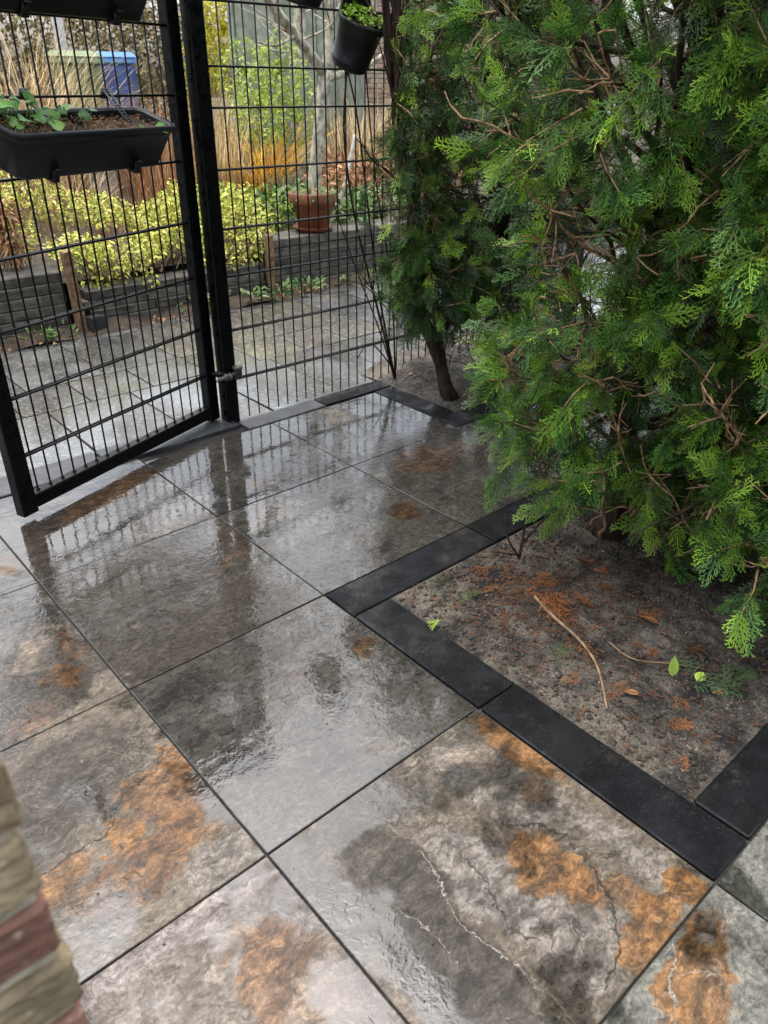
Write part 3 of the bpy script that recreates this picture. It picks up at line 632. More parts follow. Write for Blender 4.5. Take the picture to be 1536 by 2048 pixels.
# ------------------------------------------------------------------ planters on the gate
def planter(label, zoff, plants):
    # local frame: x along the gate, y towards the camera side, z up; tipped forward
    o = thing('planter_box', label, 'planter', group='planter boxes on the gate')
    base = Matrix.Translation((GA[0], GA[1], 0)) @ Matrix.Rotation(gang, 4, 'Z')
    loc = base @ Matrix.Translation((0.55, gy * 0.020, 1.215 + zoff))
    tip = Matrix.Rotation(-gy * math.radians(18), 4, 'X')
    o.matrix_world = loc @ tip
    o.matrix_basis = o.matrix_world
    W_, D, H = 0.62, 0.175, 0.135
    def ring(inset, z, d0=0.0, d1=D):
        x = W_ / 2 - inset; c = 0.02
        P = [(-x + c, d0), (x - c, d0), (x, d0 + c), (x, d1 - c), (x - c, d1), (-x + c, d1), (-x, d1 - c), (-x, d0 + c)]
        return [(p_[0], gy * p_[1], z) for p_ in P]
    rings = [ring(0.018, -0.006, 0.015, D - 0.015), ring(0.012, 0.0, 0.010, D - 0.010), ring(0.0, 0.0), ring(0.0, -0.017), ring(0.008, -0.019, 0.006, D - 0.006), ring(0.012, -0.03, 0.009, D - 0.009), ring(0.034, -H + 0.006, 0.024, D - 0.026), ring(0.042, -H, 0.03, D - 0.034)]
    b = MB(); V = sum(rings, []); q = []
    for i in range(len(rings) - 1):
        for j in range(8):
            f = (i * 8 + j, i * 8 + (j + 1) % 8, (i + 1) * 8 + (j + 1) % 8, (i + 1) * 8 + j); q.append(f)
    k0 = (len(rings) - 1) * 8
    b.add(V, q, [(k0, k0 + j, k0 + j + 1) for j in range(1, 7)])
    inner = [ring(0.018, -0.006, 0.015, D - 0.015), ring(0.040, -H + 0.02, 0.03, D - 0.034)]
    b.add(sum(inner, []), [(j + 8, (j + 1) % 8 + 8, (j + 1) % 8, j) for j in range(8)])
    b.build('box_shell', M_plastic, o, local=True)
    # soil
    nx, ny = 46, 14
    X, Y = np.meshgrid(np.linspace(-W_ / 2 + 0.022, W_ / 2 - 0.022, nx), np.linspace(0.019, D - 0.019, ny))
    Z = -0.034 + 0.014 * nz(X, Y, 26, 11) + 0.006 * nz(X, Y, 80, 12)
    idx = np.arange(nx * ny).reshape(ny, nx)
    q = np.stack([idx[:-1, :-1], idx[:-1, 1:], idx[1:, 1:], idx[1:, :-1]], -1).reshape(-1, 4)
    b = MB(); b.add(np.c_[X.ravel(), gy * Y.ravel(), Z.ravel()], q if gy > 0 else q[:, ::-1]); b.build('planter_soil', M_potsoil, o, smooth=True, local=True)
    for bx in (-0.155, 0.165):
        b = MB()   # hook under the box coming up in front
        b.box(bx - 0.011, bx + 0.011, min(gy * 0.0, gy * (D - 0.022)), max(gy * 0.0, gy * (D - 0.022)), -H - 0.008, -H - 0.003)
        b.box(bx - 0.011, bx + 0.011, min(gy * (D - 0.021), gy * (D - 0.015)), max(gy * (D - 0.021), gy * (D - 0.015)), -H - 0.008, -H + 0.028)
        b.box(bx - 0.0115, bx + 0.0115, min(gy * (D - 0.0205), gy * (D - 0.002)), max(gy * (D - 0.0205), gy * (D - 0.002)), -H + 0.0285, -H + 0.034)
        b.build('hook_bracket', M_plastic, o, local=True)
    for bx in (-0.185, 0.12):
        b = MB()   # slotted strap from the gate wire down over the soil
        y0, y1 = -0.03, D * 0.52; z0, z1 = 0.045, -0.018
        for sx in (-0.011, 0.007):
            P = [(bx + sx, gy * y0, z0), (bx + sx + 0.004, gy * y0, z0), (bx + sx, gy * y1, z1), (bx + sx + 0.004, gy * y1, z1)]
            b.add(P + [(p_[0], p_[1], p_[2] - 0.004) for p_ in P], [(0, 1, 3, 2), (4, 6, 7, 5), (0, 4, 5, 1), (2, 3, 7, 6), (0, 2, 6, 4), (1, 5, 7, 3)])
        for t in np.linspace(0, 1, 14):
            yy, zz = y0 + (y1 - y0) * t, z0 + (z1 - z0) * t
            b.box(bx - 0.0072, bx + 0.0072, gy * yy - 0.0022, gy * yy + 0.0022, zz - 0.0038, zz - 0.0003)
        b.box(bx - 0.012, bx + 0.012, gy * y0 - 0.004, gy * y0 + 0.004, z0 - 0.03, z0 - 0.0005)
        b.build('slotted_bracket', M_bracket, o, local=True)
    return o, W_, D
p1, W_, D_ = planter('lower planter box on the gate with soil and round green leaves', 0.0, True)
p2, _, _ = planter('upper planter box on the gate with hooks under its front, cut by the top edge', 0.40, False)
bpy.context.view_layer.update()
MW = np.array(p1.matrix_world)
def pl(x, y, z): return MW[:3, :3] @ np.array([x, gy * y, z]) + MW[:3, 3]
plant = thing('round_leaved_plant', 'low plant with round scalloped green leaves growing in left half of lower planter', 'plant', tuple(pl(0.12, 0.09, -0.02)))
lr = [leaf_round('round_leaf', seed=k) for k in range(3)]
for me in lr: me.materials.append(M_round)
r = random.Random(3)
stems = MB()
for k in range(34):
    x = r.choice([r.uniform(0.05, 0.30), r.uniform(0.0, 0.30), r.uniform(0.12, 0.30)]); y = r.uniform(0.03, 0.15); h = r.uniform(0.0, 0.045) + (0.02 if x > 0.15 else 0)
    if k in (0, 1): x, y, h = -0.235 + 0.04 * k, 0.14 - 0.02 * k, -0.005
    b0 = pl(x + r.uniform(-.02, .02), y, -0.035); tp = b0 + np.array([r.uniform(-.02, .02) + gn[0] * 0.02, r.uniform(-.02, .02) + gn[1] * 0.02, 0.022 + h])
    stems.tube([b0, (b0 + tp) / 2 + np.array([0, 0, 0.004]), tp], 0.0012, 4, edge=0.5, rnd=0.2)
    nrm = Vector((gn[0] * 0.7 + r.uniform(-.6, .6), gn[1] * 0.7 + r.uniform(-.6, .6), 1.0)).normalized()
    q = nrm.to_track_quat('Z', 'Y') @ Matrix.Rotation(r.uniform(0, 6.3), 3, 'Z').to_quaternion()
    s_ = r.choice([0.024, 0.03, 0.034, 0.04, 0.045])
    add('leaf', lr[k % 3], plant, Vector(tp) - plant.location, q.to_euler(), None, (s_, s_, s_))
tag(stems.build('leaf_stalks', M_round, plant), kind='stuff')
moss = MB(); rr = np.random.RandomState(4)
for k in range(420):
    x = rr.uniform(-0.28, 0.28); y = rr.uniform(0.03, 0.145); b0 = pl(x, y, -0.03 + 0.012 * rr.rand()); d = rdir(rr, 1)[0] * np.array([1, 1, 0.5]); d[2] = abs(d[2])
    Ln = rr.uniform(0.01, 0.04); moss.tube([b0, b0 + d * Ln * 0.5 + (0, 0, 0.006), b0 + d * Ln], 0.0006, 3, cap=False, edge=rr.rand(), rnd=rr.rand())
tag(moss.build('dry_stalk_litter', M_brown), 'dead brown stalks and moss lying on the planter soil', 'plant litter', kind='stuff')

# ------------------------------------------------------------------ hanging pots on the fence
def hang_pot(label, c, tilt=0.42):
    o = thing('hanging_pot', label, 'plant pot', c, 'round pots hung on the fence')
    o.rotation_euler = (tilt, 0.10, 0)
    H, R1, R0 = 0.165, 0.090, 0.064
    b = MB(); n = 36; a = np.arange(n) / n * 2 * PI
    prof = [(R1 - 0.008, -0.05), (R1 - 0.006, -0.002), (R1 - 0.002, 0.003), (R1 + 0.004, 0.002), (R1 + 0.006, -0.004), (R1 + 0.005, -0.016), (R1 - 0.004, -0.019), (R0 + 0.010, -H + 0.030), (R0 + 0.013, -H + 0.027), (R0 + 0.010, -H + 0.018), (R0 + 0.006, -H + 0.008), (R0 + 0.008, -H + 0.005), (R0 - 0.006, -H - 0.004), (0.012, -H - 0.004), (0.008, -H - 0.010), (0.0, -H - 0.010)]
    k = len(prof); V = []
    for i, (r_, z) in enumerate(prof):
        back = np.clip(np.sin(a), 0, 1)          # +y = towards the fence: the rim sweeps up into the hanger
        lift = (0.085 * np.clip((back - 0.35) / 0.65, 0, 1) ** 1.6 + 0.03 * np.clip((back - 0.2) / 0.8, 0, 1)) if 1 <= i <= 5 else 0 * a
        V.append(np.c_[r_ * np.cos(a), r_ * np.sin(a), z + lift])
    q = [(i * n + j, i * n + (j + 1) % n, (i + 1) * n + (j + 1) % n, (i + 1) * n + j) for i in range(k - 1) for j in range(n)]
    b.add(np.concatenate(V), q); b.build('pot_shell', M_plastic, o, smooth=True, local=True)
    b = MB(); pts = [(0, R1 - 0.004, 0.10), (0, R1 + 0.006, 0.19), (0, R1 + 0.025, 0.215), (0, R1 + 0.045, 0.20), (0, R1 + 0.047, 0.17)]
    for (x0, y0, z0), (x1, y1, z1) in zip(pts[:-1], pts[1:]):
        wq = 0.024
        b.add([(-wq, y0, z0), (wq, y0, z0), (wq, y1, z1), (-wq, y1, z1), (-wq, y0 + 0.003, z0), (wq, y0 + 0.003, z0), (wq, y1 + 0.003, z1), (-wq, y1 + 0.003, z1)], [(0, 1, 2, 3), (4, 7, 6, 5), (0, 4, 5, 1), (3, 2, 6, 7), (0, 3, 7, 4), (1, 5, 6, 2)])
    b.build('pot_hanger', M_plastic, o, local=True)
    b = MB(); b.lathe([(R1 - 0.009, -0.018), (0.05, -0.010), (0.0, -0.006)], 20); b.build('pot_soil', M_potsoil, o, local=True)
    return o
hp = hang_pot('round black pot hung on fence, full of small bright green leaves', (1.715, 0.545, 1.492))
hp2 = hang_pot('round black pot higher on the fence, only its base showing', (1.475, 0.545, 1.695), 0.25)
bpy.context.view_layer.update()
tm, tf, te = leaf_geo(1, 1, 0.95, 0.15)
rr = np.random.RandomState(8); n = 420
th_ = rr.uniform(0, 2 * PI, n); rad = 0.088 * np.sqrt(rr.rand(n)) * (1 + 0.12 * rr.rand(n))
lp = np.c_[rad * np.cos(th_), rad * np.sin(th_), -0.005 + 0.042 * rr.rand(n) * (1 - (rad / 0.11) ** 2) + 0.008]
M4 = np.array(hp.matrix_world); wp = lp @ M4[:3, :3].T + M4[:3, 3]
d = rdir(rr, n); d[:, 2] = np.abs(d[:, 2]) * 0.5; nn_ = rdir(rr, n) * 0.6 + np.array([0, -0.3, 1])
b = MB(); scatter(b, tm, tf, te, wp, frames(d, nn_), rr.uniform(0.010, 0.019, n), rr.rand(n))
tag(b.build('cress_plant', M_cress), 'bright green small leaved plant filling the round hanging pot', 'plant')

# ------------------------------------------------------------------ thuja sprays
def make_spray(seed, dense=1.0):
    r = random.Random(seed); b = MB()
    def strip(p, d, length, w0, w1, segs, z0=0.0, bend=0.0, e0=0.0, e1=0.5):
        """flat tapering ribbon; returns the points along it"""
        d = np.array(d, float); d /= np.linalg.norm(d); pts = [np.array(p, float)]
        dd = d.copy()
        for k in range(segs):
            c, s_ = math.cos(bend / segs), math.sin(bend / segs)
            dd = np.array([dd[0] * c - dd[1] * s_, dd[0] * s_ + dd[1] * c, dd[2] - 0.10 * length]); pts.append(pts[-1] + dd * length / segs)
        V = []; E = []
        for k, q in enumerate(pts):
            t = k / segs; w = w0 + (w1 - w0) * t
            nx = np.array([-dd[1], dd[0], 0]); nx /= np.linalg.norm(nx) + 1e-9
            V += [q - nx * w, q + nx * w]; E += [e0 + (e1 - e0) * t] * 2
        b.add(V, [(2 * k, 2 * k + 2, 2 * k + 3, 2 * k + 1) for k in range(segs)], edge=E, rnd=0.0)
        return pts
    nseg = 7; main = strip((0, 0, 0), (0, 1, 0), 1.0, 0.012, 0.008, nseg, bend=r.uniform(-0.35, 0.35), e0=0.0, e1=0.8)
    nb = 13
    for i in range(nb):
        t = (i + 1.2) / (nb + 1.0); f = t * nseg; k = min(int(f), nseg - 1); p = main[k] + (main[k + 1] - main[k]) * (f - k)
        tan_ = main[k + 1] - main[k]; tan_ /= np.linalg.norm(tan_); side = 1 if i % 2 else -1
        lb = (0.50 * (1 - t) ** 0.75 + 0.07) * r.uniform(0.75, 1.15) * min(1, 0.45 + t * 2.2)
        a = side * math.radians(r.uniform(38, 52)); c, s_ = math.cos(a), math.sin(a)
        dr = np.array([tan_[0] * c - tan_[1] * s_, tan_[0] * s_ + tan_[1] * c, r.uniform(-0.22, 0.22)])
        bp = strip(p, dr, lb, 0.0115, 0.0095, 3, bend=-side * r.uniform(0.1, 0.45), e0=0.15, e1=0.9)
        m = max(1, int(lb * 13 * dense))
        for j in range(m):
            u = (j + 0.9) / (m + 0.7); g = u * 3; kk = min(int(g), 2); q = bp[kk] + (bp[kk + 1] - bp[kk]) * (g - kk)
            tb = bp[kk + 1] - bp[kk]; tb /= np.linalg.norm(tb); sd_ = 1 if j % 2 else -1
            a2 = sd_ * math.radians(r.uniform(30, 46)); c, s_ = math.cos(a2), math.sin(a2)
            d2 = np.array([tb[0] * c - tb[1] * s_, tb[0] * s_ + tb[1] * c, tb[2] + r.uniform(-.15, .15)])
            strip(q, d2, (0.15 * (1 - u) + 0.05) * r.uniform(0.8, 1.2), 0.0105, 0.007, 1, e0=0.4, e1=1.0)
    return b
SPR = [make_spray(k) for k in range(6)]
SPRT = []
for b in SPR:
    SPRT.append((np.concatenate(b.v), np.concatenate(b.f4), np.concatenate(b.at['edge'])))
SPRM = []; SPRM_old = []; SPRM_dead = []
for b in SPR:
    for lst, mt in ((SPRM, M_thuja), (SPRM_old, M_thuja_old_shaded), (SPRM_dead, M_deadspray)):
        me = b.mesh('spray'); me.materials.append(mt); lst.append(me)

def proj(P):
    q = (P - CAMP) @ RC.T
    return 768 + 1510.8 * q[:, 0] / q[:, 2], 1024 + 1510.8 * q[:, 1] / q[:, 2], q[:, 2]

def thuja(label, trunk, trunk_r, canopy, nbr, twigs, per, seed, old=0.25, gaps=(), zmax=2.5, zmin=0.1, hang=0.35, n_parts=300, spray=(0.052, 0.098), bare=0.2, extra=(), clip=None, naked=0, skirt=None):
    """trunk: polyline; canopy(az, z) -> reach from the trunk axis at that height; extra: (start, tip) limbs placed by hand"""
    r = np.random.RandomState(seed); T = np.array(trunk, float)
    o = thing('thuja_tree', label, 'conifer tree', tuple(T[0]))
    zs = T[:, 2]
    def axis(z): return np.array([np.interp(z, zs, T[:, 0]), np.interp(z, zs, T[:, 1]), z])
    # resample the trunk smoothly with a little wobble
    zz = np.linspace(zs[0], zs[-1], 26); P = np.array([axis(z) for z in zz])
    ker = np.array([0.25, 0.5, 0.25])
    for _ in range(3): P[1:-1] = 0.25 * P[:-2] + 0.5 * P[1:-1] + 0.25 * P[2:]
    P[:, :2] += r.normal(size=(26, 2)) * 0.004
    tb = MB(); rad = np.interp(zz, [zs[0], zs[0] + 0.12, zs[-1]], [trunk_r * 1.5, trunk_r, trunk_r * 0.35])
    tb.tube(P, rad, 12); 
    v = tb.v[0]; a = np.arctan2(v[:, 1] - np.interp(v[:, 2], P[:, 2], P[:, 1]), v[:, 0] - np.interp(v[:, 2], P[:, 2], P[:, 0]))
    v[:, :2] += (0.12 * trunk_r * np.sin(a * 4 + v[:, 2] * 9))[:, None] * np.c_[np.cos(a), np.sin(a)]
    tb.build('trunk', M_bark, o, smooth=True)
    br = MB(); tw = MB(); sp = []   # sprays: pos, dir, normal, size, kind
    limbs = []
    for k in range(nbr):
        z = zmin + (zmax - zmin) * ((k + r.rand()) / nbr); az = r.uniform(0, 2 * PI) if k % 3 else (PI * 1.25 + r.normal() * 0.9)
        reach = canopy(az, z) * r.uniform(0.72, 1.08)
        if reach < 0.08: continue
        s0 = axis(max(z * r.uniform(0.55, 0.95), zs[0] + 0.1)); out = np.array([math.cos(az), math.sin(az), 0])
        tip = axis(z) + out * reach; tip[2] = z
        limbs.append((s0, tip))
    limbs = [l_ for l_ in limbs if not any(np.linalg.norm(l_[1] - np.array(g_[:3])) < g_[3] for g_ in gaps)]
    for s0, tip in extra: limbs.append((np.array(s0, float), np.array(tip, float)))
    for s0, tip in limbs:
        dv = tip - s0; ln = np.linalg.norm(dv); out = dv / ln; oh = out * np.array([1, 1, 0]); oh /= np.linalg.norm(oh) + 1e-6
        t = np.linspace(0, 1, 9); bow = np.sin(t * PI) * ln * r.uniform(-0.12, 0.10)
        C = s0 + dv * t[:, None] + np.array([0, 0, 1]) * bow[:, None] + np.cumsum(r.normal(size=(9, 3)) * 0.006, 0)
        br.tube(C, np.interp(t, [0, 1], [0.006 + 0.008 * ln, 0.0022]), 5)
        for q in range(twigs):
            u = 0.38 + 0.62 * (q + r.rand()) / twigs; f = u * 8; kk = min(int(f), 7); p = C[kk] + (C[kk + 1] - C[kk]) * (f - kk)
            side = rdir(r, 1)[0]; d = oh * r.uniform(0.3, 1.0) + side * 0.75 + np.array([0, 0, r.uniform(-hang, 0.28)]); d /= np.linalg.norm(d)
            tl = r.uniform(0.07, 0.19); tp = p + d * tl
            if clip and tp[2] > clip[3] and tp[0] < clip[0] + clip[2] * (tp[1] - clip[1]): continue
            if any(np.linalg.norm(tp - np.array(g_[:3])) < g_[3] or np.linalg.norm(p - np.array(g_[:3])) < g_[3] for g_ in gaps): continue
            md = (p + tp) / 2 + rdir(r, 1)[0] * 0.012
            tw.tube([p, md, tp], [0.0030, 0.0024, 0.0015], 4, cap=False)
            if r.rand() < bare: 
                for _ in range(2):
                    e = md + (rdir(r, 1)[0] * 0.6 + d) * 0.05; tw.tube([md, e], [0.0019, 0.0010], 3, cap=False)
                continue
            for j in range(per):
                s_ = p + (tp - p) * (0.25 + 0.75 * (j + 1) / per)
                dd = d * 0.55 + oh * r.uniform(0.1, 0.8) + rdir(r, 1)[0] * 0.65 + np.array([0, 0, r.uniform(-hang * 1.6, 0.35)])
                nn = oh * 0.55 + np.array([0, 0, 0.55]) + rdir(r, 1)[0] * 0.75
                sp.append((s_, dd / np.linalg.norm(dd), nn, r.uniform(*spray) * (0.7 + 0.5 * u), u))
    br.build('branches', M_bark, o, smooth=True)
    caz = math.atan2(CAMP[1] - T[0][1], CAMP[0] - T[0][0])
    for k in range(naked):           # bare brown forked twigs showing at the surface
        z = r.uniform(0.25, 1.45); az = caz + r.normal() * 0.6; out = np.array([math.cos(az), math.sin(az), 0])
        tip = axis(z) + out * canopy(az, z) * r.uniform(0.95, 1.12); s0 = axis(max(0.1, z - r.uniform(0.1, 0.35))) + out * canopy(az, z) * 0.45
        t = np.linspace(0, 1, 9); C = s0 + (tip - s0) * t[:, None] + np.cumsum(r.normal(size=(9, 3)) * 0.008, 0)
        tw.tube(C, np.linspace(0.0056, 0.0022, 9), 5)
        for q in range(8):
            b0 = C[r.randint(2, 9)]; d = out * 0.4 + rdir(r, 1)[0] * 0.9 + np.array([0, 0, 0.25]); d /= np.linalg.norm(d); L_ = r.uniform(0.04, 0.13)
            P2 = np.array([b0, b0 + d * L_ * 0.5 + rdir(r, 1)[0] * 0.008, b0 + d * L_]); tw.tube(P2, [0.0028, 0.0021, 0.0013], 4, cap=False)
            if r.rand() < 0.6:
                e = rdir(r, 1)[0] * 0.6 + d; tw.tube([P2[1], P2[1] + e * L_ * 0.3], [0.0019, 0.0011], 3, cap=False)
    tag(tw.build('twigs', M_twig, o), kind='stuff')
    o['sprays'] = len(sp)
    pos = np.array([s_[0] for s_ in sp]); dr = np.array([s_[1] for s_ in sp]); nr = np.array([s_[2] for s_ in sp]); sz = np.array([s_[3] for s_ in sp]); uu = np.array([s_[4] for s_ in sp])
    keep = pos[:, 2] > 0.05
    for (gx, gy_, gz_, gr) in gaps: keep &= (np.linalg.norm(pos - np.array([gx, gy_, gz_]), axis=1) > gr) & (np.linalg.norm(pos + dr * sz[:, None] - np.array([gx, gy_, gz_]), axis=1) > gr)
    if skirt: keep &= ~((pos[:, 2] + np.minimum(0, dr[:, 2]) * sz < skirt[0]) & (pos[:, 0] < skirt[1]))
    if clip:
        for e in (pos, pos + dr * sz[:, None]): keep &= (e[:, 2] < clip[3]) | (e[:, 0] > clip[0] + clip[2] * (e[:, 1] - clip[1]))
    pos, dr, nr, sz, uu = pos[keep], dr[keep], nr[keep], sz[keep], uu[keep]
    R = frames(dr, nr); n = len(pos)
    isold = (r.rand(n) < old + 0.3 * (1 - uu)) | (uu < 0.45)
    px, py, dp = proj(pos + dr * sz[:, None] * 0.5)
    vis = (px > -30) & (px < 1566) & (py > -30) & (py < 2050)
    facing = dp - 0.5 * uu; facing[~vis] += 50
    order = np.argsort(facing); single = np.zeros(n, bool); single[order[:min(n_parts, int(vis.sum()))]] = True
    kind = r.randint(0, 6, n); rnd = r.rand(n)
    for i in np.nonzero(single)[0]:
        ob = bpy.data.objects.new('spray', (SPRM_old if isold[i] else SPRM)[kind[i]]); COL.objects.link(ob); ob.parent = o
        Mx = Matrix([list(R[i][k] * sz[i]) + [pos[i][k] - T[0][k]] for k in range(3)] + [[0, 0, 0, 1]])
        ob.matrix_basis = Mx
    for flag, nm, mt in ((False, 'foliage', M_thuja), (True, 'inner_foliage', M_thuja_old_shaded)):
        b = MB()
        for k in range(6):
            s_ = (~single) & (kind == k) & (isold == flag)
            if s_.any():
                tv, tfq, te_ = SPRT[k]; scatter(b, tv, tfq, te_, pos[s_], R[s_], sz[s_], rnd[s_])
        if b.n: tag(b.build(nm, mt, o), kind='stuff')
    return o, n

counts = []
DARK = [(1.28, -0.90, 1.26, .12), (1.33, -0.85, 1.12, .09), (1.45, -0.45, 1.14, .10), (1.25, -0.90, 0.97, .08), (1.33, -1.04, 1.16, .09), (1.22, -1.25, 0.84, .08), (1.06, -1.28, 0.42, .11), (1.15, -1.22, 0.36, .12), (1.10, -1.26, 0.60, .07), (1.12, -0.93, 0.72, .06)]   # hollows in the hedge face
def canA(az, z):
    base = np.interp(z, [0.05, 0.25, 0.55, 0.9, 1.3, 1.9, 2.5], [0.25, 0.34, 0.40, 0.36, 0.31, 0.32, 0.22])
    return base * (1 + 0.8 * min(1, max(0, (z - 1.0) / 0.25)) * max(0, math.cos(az - 2.42)))
def canB(az, z):
    return np.interp(z, [0.05, 0.25, 0.6, 1.0, 1.5, 2.0, 2.5], [0.28, 0.38, 0.42, 0.42, 0.42, 0.40, 0.25])
counts.append(thuja('dense thuja with bright tips leaning over the black edging at the far bed corner', [(1.50, -0.95, 0), (1.49, -0.94, 0.6), (1.52, -0.96, 1.4), (1.50, -0.95, 2.55)], 0.045, canA, 124, 9, 8, 21, old=0.22, zmax=2.45, zmin=0.16, n_parts=300, naked=22, skirt=(0.16, 1.4), gaps=DARK,
    extra=[((1.45, -0.93, 0.5), (1.07, -0.86, 0.50)), ((1.45, -0.93, 0.55), (1.13, -0.80, 0.58)), ((1.45, -0.93, 0.45), (1.10, -0.93, 0.42)), ((1.45, -0.93, 0.6), (1.18, -0.74, 0.66)), ((1.45, -0.95, 0.35), (1.14, -1.06, 0.28)), ((1.45, -0.95, 0.3), (1.22, -0.90, 0.24)), ((1.46, -0.93, 0.8), (1.13, -1.02, 0.80)), ((1.47, -0.93, 0.9), (1.18, -0.90, 0.95))])[1])
counts.append(thuja('tallest dense thuja filling the right side of the bed, green fans down to the soil', [(1.60, -1.44, 0), (1.60, -1.43, 0.7), (1.62, -1.42, 1.5), (1.60, -1.42, 2.55)], 0.05, canB, 122, 9, 8, 22, old=0.2, zmax=2.5, zmin=0.14, n_parts=300, naked=26, skirt=(0.13, 1.45), gaps=DARK,
    extra=[((1.55, -1.42, 0.5), (1.15, -1.24, 0.30)), ((1.55, -1.42, 0.5), (1.14, -1.36, 0.36)), ((1.55, -1.42, 0.4), (1.22, -1.50, 0.30)), ((1.55, -1.42, 0.5), (1.27, -1.58, 0.30)), ((1.55, -1.42, 1.0), (1.17, -1.28, 1.0)), ((1.55, -1.42, 1.2), (1.18, -1.30, 1.28))])[1])
def canC(az, z): return np.interp(z, [0.2, 0.5, 0.8, 1.1, 1.5, 2.2], [0.05, 0.14, 0.12, 0.16, 0.20, 0.18])
counts.append(thuja('thin leaning thuja with bare twisted trunk beside the fence, nearest the mesh', [(2.0, 0.235, -0.02), (1.95, 0.31, 0.22), (1.90, 0.40, 0.48), (1.93, 0.43, 0.8), (1.79, 0.43, 1.12), (1.77, 0.42, 1.5), (1.82, 0.40, 2.3)], 0.030, canC, 60, 8, 8, 23, naked=3, old=0.55, zmax=2.2, zmin=0.45, n_parts=200, hang=0.5, clip=(1.745, 0.4, 0.775, 1.15), gaps=[(1.84, .36, .92, .09), (1.59, .45, 1.52, .15), (1.62, .45, 1.75, .16), (1.58, .45, 1.25, .15), (1.56, .45, .95, .18), (1.56, .38, .6, .14), (1.60, .34, .35, .16), (1.70, .55, 1.45, .13)],
    extra=[((1.78, 0.42, 1.4), (1.80, 0.38, 1.50)), ((1.78, 0.42, 1.5), (1.80, 0.34, 1.62)), ((1.78, 0.42, 1.2), (1.80, 0.31, 1.27)), ((1.85, 0.42, 1.0), (1.86, 0.26, 1.12)), ((1.92, 0.42, 0.75), (1.84, 0.26, 0.72)), ((1.92, 0.42, 0.7), (1.82, 0.28, 0.62)), ((1.92, 0.40, 0.6), (1.88, 0.20, 0.58)), ((1.92, 0.40, 0.55), (1.83, 0.22, 0.50)), ((1.9, 0.4, 0.5), (1.82, 0.36, 0.42))])[1])
def canD(az, z): return np.interp(z, [0.2, 0.5, 0.9, 1.5, 2.3], [0.10, 0.30, 0.34, 0.36, 0.28])
counts.append(thuja('shaded thuja with sparse foliage between the leaning thuja and the dense front hedge', [(2.35, 0.30, -0.02), (2.33, 0.31, 0.6), (2.36, 0.30, 1.4), (2.34, 0.32, 2.4)], 0.040, canD, 90, 8, 7, 24, naked=8, old=0.65, zmax=2.35, zmin=0.3, n_parts=200, bare=0.22,
    extra=[((2.33, 0.31, z_), t_) for z_, t_ in ((0.9, (2.06, 0.18, 0.80)), (0.7, (2.06, 0.13, 0.58)), (0.5, (2.04, 0.20, 0.42)), (0.45, (2.14, 0.08, 0.35)), (1.1, (2.18, 0.20, 1.0)), (0.6, (2.15, 0.03, 0.56)), (1.2, (2.06, 0.22, 1.08)), (0.8, (2.02, 0.20, 0.68)), (0.5, (1.98, 0.25, 0.48)))])[1])
counts.append(thuja('dark thuja deepest along the fence behind the sparse one', [(2.95, 0.34, -0.02), (2.94, 0.33, 0.9), (2.97, 0.33, 2.4)], 0.045, canD, 44, 6, 4, 25, old=0.8, zmax=2.35, zmin=0.25, n_parts=100)[1])
counts.append(thuja('added hidden thuja standing behind the two dense ones in the front bed', [(2.10, -1.15, 0), (2.10, -1.16, 1.0), (2.11, -1.15, 2.5)], 0.05, canB, 110, 8, 5, 26, old=0.7, zmax=2.45, zmin=0.12, n_parts=60)[1])  # filler tree, keeps the gaps of the front hedge dark
counts.append(thuja('hidden dark thuja added as backing farthest back in the front bed', [(2.62, -0.98, 0), (2.62, -0.98, 1.0), (2.63, -0.98, 2.5)], 0.05, canB, 120, 8, 5, 28, old=0.95, zmax=2.45, zmin=0.1, n_parts=10, spray=(0.08, 0.14))[1])  # added so that no bright background shows through the hedge
counts.append(thuja('hidden dark thuja added as backing at the right end of the front bed', [(2.20, -1.62, 0), (2.20, -1.62, 1.0), (2.21, -1.62, 2.5)], 0.05, canB, 120, 8, 5, 29, old=0.95, zmax=2.45, zmin=0.1, n_parts=10, spray=(0.08, 0.14))[1])  # added dark backing for the right edge of the hedge
counts.append(thuja('dark thuja added as backing at the far end of the side passage', [(3.15, -0.28, 0), (3.14, -0.28, 1.0), (3.15, -0.29, 2.4)], 0.05, canB, 80, 7, 4, 27, old=0.9, zmax=2.4, zmin=0.1, n_parts=20)[1])  # added to close the passage and darken the view through the hedge
print('sprays', counts)

